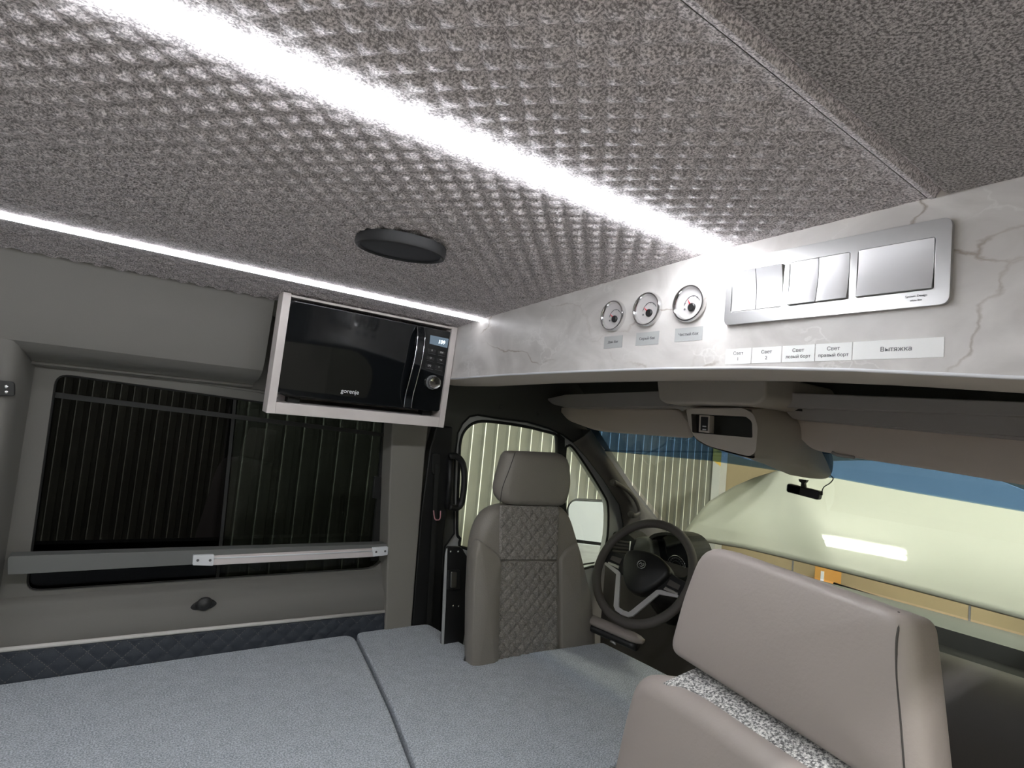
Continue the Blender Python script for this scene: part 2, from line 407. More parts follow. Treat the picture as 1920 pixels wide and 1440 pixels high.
for yy in (2.6, 1.35, 0.1, -1.15):
    box('panel_joint', (5.044, yy - .006, -1.9), (5.05, yy + .006, 2.6), M_ink, fw)
box('wall_garage_back', (-5.1, -3.0, -1.9), (-4.95, 3.6, 2.6), M_white)['kind'] = 'structure'
# corner post with stripes
po = thing('corner_post', V(4.98, 3.33, -1.9), 'yellow and grey striped guard post in the garage corner beyond the windscreen', 'post')
box('post_body', (4.93, 3.30, -1.9), (5.04, 3.385, 1.2), M_gceil, po)
for k in range(4, 9):
    z = -1.3 + k * .27
    mk('stripe', [V(4.926, 3.296, z), V(4.926, 3.388, z + .05), V(4.926, 3.388, z + .19), V(4.926, 3.296, z + .14), V(4.93, 3.296, z), V(4.93, 3.388, z + .05), V(4.93, 3.388, z + .19), V(4.93, 3.296, z + .14)],
       [(0, 1, 2, 3), (4, 7, 6, 5), (0, 4, 5, 1), (1, 5, 6, 2), (2, 6, 7, 3), (3, 7, 4, 0)], M_yellow, po)
# shelf with carton by the front wall
sh = thing('storage_shelf', V(4.8, 2.2, -1.9), 'low steel shelf against the beige garage wall', 'shelf')
box('shelf_board', (4.6, 1.2, -1.10), (5.04, 3.2, -1.07), M_lam, sh)
for xx in (4.62, 5.0):
    for yy in (1.25, 3.15): box('leg', (xx, yy, -1.9), (xx + .03, yy + .03, -1.10), M_alu, sh)
ct = thing('cardboard_carton', V(4.75, 2.33, -1.07), 'orange cardboard carton on the shelf under the raised bonnet', 'box')
box('carton_body', (4.62, pt(1547, 1060, 'x', 4.62).y, -1.07), (4.9, pt(1528, 1060, 'x', 4.62).y, -.84), M_orange, ct, .004)
box('white_label', (4.617, pt(1546, 1060, 'x', 4.62).y, -1.0), (4.62, pt(1540, 1060, 'x', 4.62).y, -.90), M_white, ct)
# tube lights on the garage ceiling
k = 0
TL = [(0.78, 2.33, 1), (2.0, -1.4, 1), (-1.4, -1.5, 0), (0.6, -2.2, 0), (-1.0, 2.5, 0), (3.9, 0.6, 1)]
lab = ['ceiling tube lamp above the front left corner of the van', 'ceiling tube lamp beyond the front right corner of the van', 'unseen ceiling tube lamp behind the open side door, boosted as added fill light',
       'unseen ceiling tube lamp beside the right garage wall, boosted as added fill light', 'ceiling tube lamp along the left garage wall', 'ceiling tube lamp ahead of the raised bonnet']
for (x, y, ay), lb in zip(TL, lab):
    t = thing('tube_lamp', V(x, y, 2.6), lb, 'lamp', 'garage tube lamps')
    L2 = .52
    a, b_ = ((x, y - L2, 0), (x, y + L2, 0)) if ay else ((x - L2, y, 0), (x + L2, y, 0))
    dx, dy = (.09, L2) if ay else (L2, .09)
    box('housing', (x - dx, y - dy, 2.55), (x + dx, y + dy, 2.6), M_white, t)
    for o in (-.045, .045):
        ox, oy = (o, 0) if ay else (0, o)
        tube('tube', [V(a[0] + ox, a[1] + oy, 2.52), V(b_[0] + ox, b_[1] + oy, 2.52)], .02, M_tube2 if y < 0 and x < 1.5 else M_tube, t)

# ================================================================== VAN SHELL
YW = 1.74
CY = [-0.14, .27, .60, 1.0, 1.35, 1.5, 1.58]; CZ = [.345, .344, .335, .310, .286, .272, .262]
def cz(y): return float(np.interp(y, CY, CZ))
# quilted ceiling lining (relief is real geometry)
cell = .041
def ceil_mesh(x0, x1, y0, y1, st, relief):
    nx = int((x1 - x0) / st); ny = int((y1 - y0) / st)
    xs = np.linspace(x0, x1, nx + 1); ys = np.linspace(y0, y1, ny + 1); X_, Y_ = np.meshgrid(xs, ys)
    Z_ = np.interp(Y_, CY, CZ)
    if relief:
        q = np.minimum(np.abs(np.sin(np.pi * (X_ + Y_) / cell)), np.abs(np.sin(np.pi * (X_ - Y_) / cell))) ** .7
        edge = np.minimum(np.clip((Y_ - y0) / .02, 0, 1), 1)
        led_ = np.clip((np.minimum(np.abs(Y_ - .597), np.abs(Y_ - 1.35)) - .02) / .09, .2, 1) * np.clip((x1 - X_) / .05, .12, 1)
        Z_ = Z_ + relief * (1 - q) * edge * led_
    vs = [V(a, b, c) for a, b, c in zip(X_.ravel(), Y_.ravel(), Z_.ravel())]; w_ = nx + 1
    fs = [(j * w_ + i, j * w_ + i + 1, (j + 1) * w_ + i + 1, (j + 1) * w_ + i) for j in range(ny) for i in range(nx)]
    return vs, fs
ce = bpy.data.objects.new('ceiling', None); COL.objects.link(ce); ce.location = V(0, .8, .3); WP[ce.as_pointer()] = V(0, .8, .3); ce['kind'] = 'structure'
v_, f_ = ceil_mesh(-.50, .84, .285, 1.58, .0046, .0066)
mk('quilted_lining', v_, f_, M_ceil, ce, smooth=True, recalc=False)
v_, f_ = ceil_mesh(-1.6, -.50, .285, 1.58, .02, 0)
mk('rear_lining', v_, f_, M_ceil, ce, smooth=True, recalc=False)
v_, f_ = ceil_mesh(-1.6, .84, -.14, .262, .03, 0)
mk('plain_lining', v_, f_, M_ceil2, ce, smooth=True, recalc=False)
# seam with a pressed edge between the two linings
sweep('lining_seam', [(.262, .344), (.266, .3465), (.2695, .352), (.273, .3475), (.276, .3415), (.2805, .3415), (.285, .3445)], -1.6, .84, M_ceil, ce, axis='x')
sweep('roof_panel', [(-.20, .36), (.3, .40), (1.0, .37), (1.5, .33), (1.80, .22), (1.80, .24), (1.5, .35), (1.0, .39), (.3, .42), (-.20, .38)], -1.65, 1.3, M_body, None, axis='x', closed=True)['kind'] = 'structure'
bpy.data.objects['roof_panel'].name = 'roof'

# left wall: upper lining, recess, window panel, sill
wl = bpy.data.objects.new('wall_left', None); COL.objects.link(wl); wl.location = V(0, YW, -.6); WP[wl.as_pointer()] = V(0, YW, -.6); wl['kind'] = 'structure'
XA = -.150
up_prof = [(1.575, .268), (1.58, .235), (1.592, .16), (1.602, .105), (1.612, .078), (1.628, .064), (1.66, .052), (1.70, .047), (1.713, .040), (1.711, .034), (1.722, .031), (1.735, .030)]
sweep('upper_lining', up_prof[:5], -1.6, .336, M_wall, wl, axis='x')
sweep('recess_top', up_prof[4:], XA - .03, .336, M_wall, wl, axis='x')
sweep('upper_lining', [(1.612, .078), (1.62, -.2), (1.62, -.62), (1.70, -.70)], -1.6, XA - .03, M_wall, wl, axis='x')
# rounded reveal down the rear side of the recess
sweep_p = [(XA - .03, 1.612), (XA - .018, 1.614), (XA - .008, 1.625), (XA, 1.65), (XA + .006, 1.70), (XA + .014, 1.735)]
vs = []; fs = []
for z in (.078, -.2, -.5, -.62):
    for a, b in sweep_p: vs.append(V(a, b + (.0 if z > -.3 else .0), z))
for j in range(3):
    for i in range(5): fs.append((j * 6 + i, j * 6 + i + 1, (j + 1) * 6 + i + 1, (j + 1) * 6 + i))
mk('recess_reveal', vs, fs, M_wall, wl, smooth=True)
sweep('upper_lining', [(1.735, .27), (1.735, .03)], .336, .875, M_wall, wl, axis='x')
# window panel with rounded hole
hole = rnd(pts([(104, 699), (748, 789), (718, 1066), (46, 1111)], 'y', YW), [.03, .06, .06, .03])
outl = [V(XA + .01, YW, .035), V(.875, YW, .035), V(.875, YW, -.70), V(XA + .01, YW, -.70)]
slab('window_panel', outl, (0, .02, 0), M_wall, wl, holes=[hole], smooth=True)
# thin pressed rib over the window
tube('pressed_rib', [pt(72, 673, 'y', YW - .003), pt(500, 736, 'y', YW - .003), pt(800, 779, 'y', YW - .003)], .004, M_wall, wl)
# sill: stepped swell under the window
sill = [(YW, -.508), (1.728, -.516), (1.722, -.528), (1.723, -.548), (1.716, -.560), (1.706, -.575), (1.703, -.598), (1.7045, -.611), (1.7048, -.64)]
sweep('sill_swell', sill, XA + .012, .815, M_wall, wl, axis='x')
slab('outer_skin', [V(-1.6, 1.80, .25), V(.9, 1.80, .25), V(.9, 1.80, -1.5), V(-1.6, 1.80, -1.5)], (0, .01, 0), M_body, wl, holes=[[p + Vector((0, .06, 0)) for p in rnd(pts([(84, 660), (800, 770), (750, 1110), (20, 1150)], 'y', YW), .04)]])
slab('lower_lining', [V(-1.6, YW, -.70), V(.9, YW, -.70), V(.9, YW, -1.28), V(-1.6, YW, -1.28)], (0, .02, 0), M_wall, wl)

# side window 1: tinted panes
w1 = bpy.data.objects.new('window_1', None); COL.objects.link(w1); w1.location = V(.3, YW + .02, -.5); WP[w1.as_pointer()] = V(.3, YW + .02, -.5); w1['kind'] = 'structure'
big = [p + Vector((0, .022, 0)) for p in pts([(94, 690), (760, 783), (728, 1054), (38, 1122)], 'y', YW)]
slab('fixed_pane', rnd([pt(96, 690, 'y', 1.765), pt(447, 738, 'y', 1.765), pt(412, 1095, 'y', 1.765), pt(34, 1124, 'y', 1.765)], .02), (0, .004, 0), G_tint2, w1)
slab('sliding_pane', rnd([pt(427, 736, 'y', 1.772), pt(765, 783, 'y', 1.772), pt(732, 1060, 'y', 1.772), pt(396, 1096, 'y', 1.772)], .02), (0, .004, 0), G_tint, w1)
slab('pane_frame', [pt(439, 738, 'y', 1.76), pt(445, 738, 'y', 1.76), pt(410, 1092, 'y', 1.76), pt(404, 1092, 'y', 1.76)], (0, .012, 0), M_rubber, w1)
tube('window_gasket', rnd(pts([(104, 699), (748, 789), (718, 1066), (46, 1111)], 'y', YW + .012), [.03, .06, .06, .03]), .005, M_rubber, w1, closed=True)
slab('top_track', [pt(100, 735, 'y', 1.755), pt(745, 815, 'y', 1.755), pt(745, 822, 'y', 1.755), pt(98, 745, 'y', 1.755)], (0, .010, 0), M_rubber, w1)
slab('side_frame', [pt(720, 780, 'y', 1.757), pt(752, 785, 'y', 1.757), pt(722, 1050, 'y', 1.757), pt(697, 1052, 'y', 1.757)], (0, .012, 0), M_rubber, w1)
slab('latch', rnd([pt(703, 893, 'y', 1.748), pt(716, 895, 'y', 1.748), pt(712, 935, 'y', 1.748), pt(699, 934, 'y', 1.748)], .004), (0, .012, 0), M_black, w1, bevel=.002)
# dark latch on the rear pillar
sl = thing('catch_plate', pt(12, 729, 'y', 1.60), 'small dark catch plate with two studs at the left edge of the wall', 'latch')
slab('plate', rnd(pts([(-12, 712), (27, 716), (28, 743), (-12, 742)], 'y', 1.602), .006), (0, .012, 0), M_black, sl, bevel=.002)
for q in (725, 735): lathe('stud', pt(12, q, 'y', 1.602), (0, -1, 0), [(.003, -.002), (.003, .003), (.001, .004)], M_chrome, sl, seg=12)

# beam across the window
bm_ = thing('grey_cross_beam', V(.3, 1.70, -.44), 'grey painted flat beam across the lower part of the side window', 'beam')
slab('beam', rnd([pt(14, 1048, 'y', 1.69), pt(18, 1043, 'y', 1.69), pt(726, 1020, 'y', 1.69), pt(729, 1038, 'y', 1.69), pt(14, 1078, 'y', 1.69)], .002), (0, .04, 0), M_beam, bm_, bevel=.003)
rl = thing('white_rail', V(.5, 1.68, -.43), 'white aluminium rail with two end plates screwed to the grey beam', 'rail')
slab('rail_bar', [pt(400, 1042, 'y', 1.684), pt(704, 1028, 'y', 1.684), pt(703, 1044, 'y', 1.684), pt(400, 1060, 'y', 1.684)], (0, .006, 0), M_rail, rl, bevel=.0015)
tube('rail_ridge', [pt(400, 1047, 'y', 1.684), pt(704, 1033, 'y', 1.684)], .0018, M_white, rl)
for q in ([(362, 1041), (402, 1040), (400, 1061), (361, 1060)], [(699, 1027), (728, 1025), (727, 1041), (700, 1044)]):
    p_ = slab('end_plate', rnd(pts(q, 'y', 1.680), .003), (0, .010, 0), M_white, rl, bevel=.001)
    for (sx, sy) in ((.22, .5), (.8, .5)):
        a = Vector(pt(q[0][0] * (1 - sx) + q[1][0] * sx, (q[0][1] + q[3][1]) / 2 * (1 - sx) + (q[1][1] + q[2][1]) / 2 * sx, 'y', 1.680))
        lathe('screw', a, (0, -1, 0), [(.0034, -.001), (.0034, .0008), (.002, .0015)], M_ink, p_, seg=12)
# round push knob on the sill
kb = thing('sill_knob', pt(382, 1135, 'y', 1.715), 'black domed plastic knob on the sill under the side window', 'knob')
c_ = pt(382, 1133, 'y', 1.716)
vs = []
u = Vector((1, 0, 0)); v = Vector((0, 0, 1))
slab('flange', catmull([c_ + u * a + v * b for a, b in ((-.031, -.004), (-.018, .010), (0, .016), (.018, .012), (.031, .0), (.018, -.011), (0, -.016), (-.018, -.014))], 4), (0, -.006, 0), M_black, kb, bevel=.002)
puff('dome', [c_ + Vector((0, -.004, 0)) + u * .0195 * math.cos(a) + v * (.006 + .0175 * math.sin(a)) for a in [2 * PI * i / 24 for i in range(24)]], (0, -1, -.2), .014, .0, M_black, kb, edge=.008, dome=.004)
# piping and quilted strip
tube('wall_piping', [pt(-120, 1231, 'y', 1.70), pt(0, 1219, 'y', 1.70), pt(360, 1182, 'y', 1.70), pt(724, 1146, 'y', 1.70)], .0055, M_piping, None)
tag(bpy.data.objects['wall_piping'], 'cream piping line above the dark quilted wall strip', 'piping')
qs = thing('quilted_wall_strip', V(.3, 1.71, -.70), 'dark navy quilted vinyl strip between the wall piping and the bed', 'upholstery strip')
A_, B_ = pt(-120, 1231, 'y', 1.703), pt(724, 1148, 'y', 1.703); C_ = Vector((B_.x, 1.703, Z0 - .74)); D_ = Vector((A_.x, 1.703, Z0 - .74))
quilt_patch('quilted_panel', A_, B_, C_, D_, 220, 30, .048, .004, (0, -1, 0), M_quilt, qs, lift=.001)
# stitched diagonal threads
vv = []; ff = []
W_ = (B_ - A_).length; H_ = (D_ - A_).length; ux = (B_ - A_).normalized(); uz = Vector((0, 0, -1))
for sgn in (1, -1):
    k0 = -40
    for k in range(-40, 60):
        # x + s*y = k*cell (strip coordinates)
        a0 = k * .048
        P0 = (a0, 0); P1 = (a0 - sgn * H_, H_)
        n_ = 26
        for j in range(n_):
            t0 = j / n_; t1 = (j + .62) / n_
            q0 = (P0[0] + (P1[0] - P0[0]) * t0, P0[1] + (P1[1] - P0[1]) * t0); q1 = (P0[0] + (P1[0] - P0[0]) * t1, P0[1] + (P1[1] - P0[1]) * t1)
            if not (0 < q0[0] < W_ and 0 < q1[0] < W_): continue
            a = A_ + ux * q0[0] + uz * q0[1] + Vector((0, -.0024, 0)); b = A_ + ux * q1[0] + uz * q1[1] + Vector((0, -.0024, 0)); s_ = (b - a).cross(Vector((0, 1, 0))).normalized() * .0007
            i0 = len(vv); vv += [a - s_, a + s_, b + s_, b - s_, (a + b) / 2 + Vector((0, -.0007, 0))]; ff += [(i0, i0 + 1, i0 + 4), (i0 + 1, i0 + 2, i0 + 4), (i0 + 2, i0 + 3, i0 + 4), (i0 + 3, i0, i0 + 4)]
mk('stitching', vv, ff, M_thread, qs)['kind'] = 'stuff'

# right wall with the open sliding door, back wall, floor
wr = box('wall_right', (.62, -.22, -1.28), (1.0, -.16, .36), M_wall); wr['kind'] = 'structure'
box('door_header', (-.75, -.22, .27), (.62, -.16, .36), M_wall, wr); box('rear_section', (-1.6, -.22, -1.28), (-.75, -.16, .36), M_wall, wr)
box('wall_back', (-1.66, -.22, -1.28), (-1.6, 1.80, .36), M_wall)['kind'] = 'structure'
box('floor', (-1.66, -.22, -1.34), (2.2, 1.80, -1.28), M_floor)['kind'] = 'structure'

# ================================================================== PILLARS, CAB SIDE
tp = slab('trim_1', [pt(741, 700, 'y', 1.69), pt(815, 700, 'y', 1.69), pt(797, 860, 'y', 1.69), pt(770, 1200, 'y', 1.69), pt(722, 1198, 'y', 1.69), pt(731, 900, 'y', 1.69)], (0, .08, 0), M_pillar, None, bevel=.006); tp['kind'] = 'structure'
# cab side lining with the door opening
opening = [(851, 1000), (851, 930), (853, 852), (858, 812), (867, 794), (880, 781), (895, 778), (937, 785), (987, 791), (1028, 803), (1054, 815), (1075, 830), (1101, 859), (1132, 900), (1162, 947), (1169, 982), (1172, 1040), (1175, 1300), (824, 1290), (828, 1141), (834, 1024)]
op3 = pts(opening, 'y', 1.736)
cs = slab('trim_2', [V(.87, 1.736, .38), V(1.52, 1.736, .38), V(1.69, 1.736, .06), pt(1118, 800, 'y', 1.736), pt(1187, 913, 'y', 1.736), pt(1262, 1010, 'y', 1.736), pt(1275, 1330, 'y', 1.736), pt(765, 1330, 'y', 1.736), pt(770, 1195, 'y', 1.736)], (0, .006, 0), M_trim, None, holes=[op3], smooth=True); cs['kind'] = 'structure'
# driver door: painted frame, gaskets, panes
dr = bpy.data.objects.new('door_1', None); COL.objects.link(dr); dr.location = V(1.4, 1.78, -1.2); WP[dr.as_pointer()] = V(1.4, 1.78, -1.2); dr['kind'] = 'structure'
win = [(863, 1010), (857, 990), (861, 870), (864, 825), (875, 803), (895, 791), (925, 791), (975, 798), (1018, 808), (1049, 821), (1050, 870), (1053, 1034), (880, 1030)]
vent = [(1060, 850), (1064, 837), (1073, 838), (1095, 868), (1130, 924), (1140, 950), (1139, 1005), (1127, 1054), (1110, 1062), (1062, 1062), (1058, 960)]
win3 = catmull(pts(win, 'y', 1.745), 3); vent3 = catmull(pts(vent, 'y', 1.745), 3)
big_open = [pt(a, b, 'y', 1.745) for a, b in [(838, 1000), (840, 900), (846, 800), (868, 776), (900, 768), (1060, 800), (1185, 945), (1190, 1330), (810, 1330)]]
slab('painted_frame', big_open, (0, .03, 0), M_doorp, dr, holes=[win3, vent3], smooth=True)
tube('window_gasket', win3, .0055, M_rubber, dr, closed=True, seg=6)
tube('vent_gasket', vent3, .005, M_rubber, dr, closed=True, seg=6)
slab('divider', [pt(1046, 812, 'y', 1.740), pt(1059, 822, 'y', 1.740), pt(1062, 1060, 'y', 1.740), pt(1050, 1060, 'y', 1.740)], (0, .02, 0), M_rubber, dr)
tube('opening_seal', [p + Vector((0, -.002, 0)) for p in op3], .0035, M_rubber, dr, closed=True, seg=6)
slab('window_glass', win3, (0, .004, 0), G_clear, dr)
slab('vent_glass', vent3, (0, .004, 0), G_clear, dr)
# A pillar between door opening and windscreen
lp = [(1075, 830), (1101, 859), (1132, 900), (1162, 947), (1169, 982), (1172, 1040)]
rp = [(1108, 806), (1140, 856), (1179, 913), (1210, 950), (1243, 988), (1262, 1012)]
a3 = pts(lp, 'y', 1.715); b3 = pts(rp, 'y', 1.66); c3 = [p + Vector((0.02, .10, 0)) for p in b3]
vs = []; fs = []
for p, q, s in zip(a3, b3, c3): vs += [p, p.lerp(q, .5) + Vector((-.02, -.03, 0)), q, s]
for i in range(5):
    for k in range(3): fs.append((i * 4 + k, i * 4 + k + 1, (i + 1) * 4 + k + 1, (i + 1) * 4 + k))
mk('trim_3', vs, fs, M_dash, None, smooth=True)['kind'] = 'structure'
gh = thing('pillar_grab_handle', pt(1180, 935, 'y', 1.62), 'curved dark grab handle on the pillar beside the windscreen', 'handle')
tube('grip', catmull(pts([(1152, 905), (1160, 908), (1178, 921), (1192, 938), (1199, 958), (1193, 966), (1186, 966)], 'y', 1.625), 5, False), .0085, M_dash, gh, seg=10)
for q in ((1153, 906), (1187, 966)): lathe('mount', pt(q[0], q[1], 'y', 1.64), (-.5, -1, 0), [(.013, -.03), (.013, .0), (.009, .006)], M_dash, gh, seg=16)
# dark belt column behind the door: belt trim, slot, hook, handle
bt = thing('belt_pillar_trim', V(.93, 1.70, -.70), 'black pillar cover with belt slot between the taupe pillar and driver door', 'pillar cover')
slab('cover', rnd([pt(806, 842, 'y', 1.70), pt(818, 800, 'y', 1.70), pt(850, 800, 'y', 1.70), pt(846, 900, 'y', 1.70), pt(832, 1010, 'y', 1.70), pt(824, 1240, 'y', 1.70), pt(767, 1240, 'y', 1.70), pt(790, 960, 'y', 1.70)], .01), (0, .04, 0), M_black, bt, bevel=.006)
slab('belt_slot', rnd([pt(811, 850, 'y', 1.692), pt(827, 850, 'y', 1.692), pt(826, 890, 'y', 1.692), pt(810, 889, 'y', 1.692)], .012), (0, .02, 0), M_rubber, bt, bevel=.003)
slab('belt_webbing', [pt(816, 870, 'y', 1.688), pt(824, 870, 'y', 1.688), pt(806, 1235, 'y', 1.688), pt(796, 1235, 'y', 1.688)], (0, .002, 0), M_rubber, bt)
bh = thing('chrome_belt_tongue', pt(820, 966, 'y', 1.68), 'small shiny U-shaped belt tongue on the black pillar cover', 'belt tongue')
tube('loop', catmull(pts([(813, 957), (815, 972), (820, 975), (825, 972), (826, 958)], 'y', 1.68), 4, False), .0022, M_red_led, bh)
dh = thing('door_grab_handle', pt(855, 900, 'y', 1.66), 'black looped grab handle beside the driver door window', 'handle')
tube('grip', catmull(pts([(843, 856), (854, 855), (867, 868), (871, 900), (866, 940), (857, 952), (843, 950)], 'y', 1.67), 5, False), .011, M_black, dh, seg=10)
tube('mount_bar', pts([(845, 853), (843, 905), (839, 953)], 'y', 1.69), .011, M_black, dh, seg=8)
# black latch post beside the driver seat
lt = thing('seat_side_latch_post', V(1.05, 1.66, -.9), 'tall black plastic latch post with metal slot left of the driver seat', 'latch post')
YL = 1.52
slab('post', rnd(pts([(838, 1025), (866, 1025), (874, 1040), (882, 1050), (880, 1140), (866, 1228), (828, 1232), (833, 1120)], 'y', YL), [.012, .012, .01, .01, .01, .01, .01, .01]), (0, .014, 0), M_black, lt, bevel=.004)
slab('rear_flange', rnd(pts([(836, 1040), (839, 1028), (836, 1130), (831, 1232), (828, 1229), (833, 1100)], 'y', YL - .002), .003), (0, .006, 0), M_doorp, lt)
slab('slot_bezel', rnd(pts([(840, 1069), (864, 1069), (864, 1106), (839, 1107)], 'y', YL - .006), .006), (0, .02, 0), M_black, lt, bevel=.003)
slab('metal_striker', rnd(pts([(846, 1073), (857, 1073), (856, 1102), (845, 1102)], 'y', YL - .009), .003), (0, .012, 0), M_alu, lt, bevel=.001)
for q in ((845, 1034), (859, 1034), (850, 1136), (860, 1136)): lathe('screw', pt(q[0], q[1], 'y', YL - .001), (0, -1, 0), [(.003, -.001), (.003, .001), (.0015, .002)], M_chrome, lt, seg=10)

# ================================================================== CAB ROOF, HEADER
hd = thing('fascia_board', V(.85, .7, .1), 'pale marble-look panel over the cab carrying gauges and switches', 'panel')
HB = [(-.14, .090), (.05, .100), (.184, .107), (.365, .120), (.52, .127), (.70, .130), (.95, .129), (1.2, .126), (1.35, .122), (1.502, .117)]
hb = [(float(y), float(z)) for y, z in HB]
top = [(y, cz(y) + .012) for y in (1.502, 1.35, 1.2, 1.0, .8, .6, .4, .27, .1, -.14)]
slab('marble_face', [V(.84, y, z) for y, z in hb] + [V(.84, y, z) for y, z in top], (.018, 0, 0), M_marble, hd)
tube('edge_strip', [V(.842, y, z) for y, z in hb], .003, M_white, hd, seg=6)
vs = []; fs = []
fine = np.linspace(-.14, 1.70, 40); HX = [.842, .90, .97, 1.02, 1.02]; HZ = [0, -.002, -.004, 0.0, .05]
for y in fine:
    z = float(np.interp(y, [a for a, b in hb], [b for a, b in hb]))
    for x_, dz in zip(HX, HZ): vs.append(V(x_, y, z + dz - .002))
for j in range(39):
    for i in range(4): fs.append((j * 5 + i, j * 5 + i + 1, (j + 1) * 5 + i + 1, (j + 1) * 5 + i))
mk('fabric_underside', vs, fs, M_head, hd, smooth=True)
# cab headliner: back wall over cab, roof, slope to windscreen top
hl = sweep('wall_front', [(1.02, .13), (1.02, .24), (1.30, .26), (1.55, .20), (1.68, .10), (1.735, .045), (1.75, .035), (1.74, .05), (1.70, .115), (1.57, .225), (1.31, .285), (1.0, .27)], -.16, 1.78, M_trim, None, closed=True); hl['kind'] = 'structure'
box('wall_bulkhead', (1.025, -.2, .14), (1.035, 1.80, .36), M_trim)['kind'] = 'structure'
box('wall_cab_right', (1.0, -.22, -1.28), (2.2, -.16, .20), M_trim)['kind'] = 'structure'
for q in ((940, 764), (1010, 777)): 
    o_ = lathe('trim_plug', pt(q[0], q[1], 'y', 1.735), (0, -1, 0), [(.009, -.004), (.009, .001), (.006, .003)], M_trim, cs, seg=20)

# windscreen (window_2): sloped pane with a blue band, plus frame
wsn = Vector((-.72, 0, .69)).normalized()
def WS(px, py):
    """point of the windscreen plane through the pillar line seen at (px, py)"""
    r = R @ np.array([px - 960., py - 720., FPX]); p0 = np.array([1.63, 1.66, -.006]); n_ = np.array([.425 , 0, .59]); n_ = n_ / np.linalg.norm(n_)
    k = (p0 @ n_) / (r @ n_); return V(*(r * k))
ws = bpy.data.objects.new('window_2', None); COL.objects.link(ws); ws.location = V(1.9, .88, -.4); WP[ws.as_pointer()] = V(1.9, .88, -.4); ws['kind'] = 'structure'
sl_d = Vector((.59, 0, -.425)).normalized()
def slope(s, y): return V(1.63, y, -.006) + sl_d * s       # s metres down the glass from its upper edge line
band_s = [(1.66, .078), (1.5, .088), (1.2, .10), (.95, .118), (.75, .12), (.5, .14), (.2, .155), (-.16, .165)]
def band_line():
    return [WS(a, b) for a, b in [(1124, 845), (1330, 864), (1480, 886), (1566, 897), (1700, 922), (1904, 957)]]
bl = band_line()
outer_top = [slope(-.14, 1.70), slope(-.14, -.16)]
ext_r = bl[-1] + (bl[-1] - bl[-2]) * 1.6
slab('sun_band', [outer_top[0], slope((bl[0] - slope(0, bl[0].y)).dot(sl_d), 1.70)] + bl + [ext_r, outer_top[1]], wsn * .004, G_band, ws)
slab('clear_glass', [slope((bl[0] - slope(0, bl[0].y)).dot(sl_d), 1.70)] + bl + [ext_r, slope(.80, -.16), slope(.80, 1.70)], wsn * .004, G_clear, ws)

# ---------------- overhead console
oc = thing('overhead_console', V(1.5, .88, .05), 'grey overhead console with open cubby hanging between the two sun visors', 'console')
# upper rear box
slab('rear_housing', rnd(pts([(1229, 700), (1436, 700), (1436, 745), (1418, 760), (1300, 757), (1246, 757), (1234, 748)], 'x', 1.26), [.0, .0, .01, .02, .01, .02, .01]), (.35, 0, 0), M_cons, oc, bevel=.008, bseg=3)
# body loft from cubby face to the windscreen
secA = pts([(1283, 768), (1392, 766), (1412, 775), (1420, 800), (1416, 850), (1404, 858), (1330, 838), (1304, 822), (1295, 800)], 'x', 1.30)
secB = pts([(1330, 758), (1440, 752), (1462, 768), (1475, 800), (1467, 853), (1440, 862), (1380, 852), (1350, 838), (1338, 800)], 'x', 1.42)
secC = pts([(1400, 760), (1480, 762), (1510, 785), (1525, 815), (1522, 868), (1500, 880), (1440, 872), (1415, 856), (1400, 810)], 'x', 1.56)
secD = pts([(1460, 800), (1530, 810), (1553, 838), (1562, 862), (1558, 890), (1540, 898), (1495, 893), (1470, 883), (1455, 840)], 'x', 1.70)
secE = [p + Vector((.03, 0, .006)) + (sum(secD, Vector()) / 9 - p) * .25 for p in secD]
secs = [catmull(s, 4) for s in (secA, secB, secC, secD, secE)]
vs = []; fs = []; n_ = len(secs[0])
for s in secs: vs += s
for i in range(4):
    for k in range(n_): fs.append((i * n_ + k, i * n_ + (k + 1) % n_, (i + 1) * n_ + (k + 1) % n_, (i + 1) * n_ + k))
fs.append(tuple(4 * n_ + k for k in range(n_)))
mk('body', vs, fs, M_cons, oc, smooth=True)
cub = rnd(pts([(1296, 776), (1398, 781), (1410, 790), (1411, 821), (1298, 811)], 'x', 1.296), [.003, .006, .008, .004, .004])
slab('cubby_face', rnd(pts([(1286, 766), (1392, 765), (1413, 776), (1421, 800), (1417, 848), (1404, 856), (1330, 837), (1304, 822), (1292, 800)], 'x', 1.296), .01), (.02, 0, 0), M_cons, oc, holes=[cub], smooth=True)
slab('cubby_back', [p + Vector((.06, 0, 0)) for p in cub], (.004, 0, 0), M_trim, oc)
vs = [p for p in cub] + [p + Vector((.06, 0, 0)) for p in cub]; k_ = len(cub)
mk('cubby_lining', vs, [(i, (i + 1) % k_, (i + 1) % k_ + k_, i + k_) for i in range(k_)], M_dash, oc)
slab('switch_module', pts([(1311, 778), (1331, 779), (1330, 812), (1310, 810)], 'x', 1.294), (.02, 0, 0), M_cons, oc, bevel=.001)
sm = slab('rocker', pts([(1314, 781), (1327, 782), (1326, 808), (1313, 807)], 'x', 1.292), (.01, 0, 0), M_black, oc, bevel=.001)
for q in (798, 804): slab('mark', pts([(1317, q), (1324, q + .5), (1324, q + 3), (1317, q + 2.5)], 'x', 1.2915), (.001, 0, 0), M_inkl, sm)
lz = slab('map_lamp_lens', catmull([pt(1352, 838, 'z', -.022), pt(1400, 843, 'z', -.028), pt(1450, 856, 'z', -.042), pt(1470, 864, 'z', -.050), pt(1440, 865, 'z', -.050), pt(1380, 852, 'z', -.036)], 4), (0, 0, -.006), M_lens, oc)

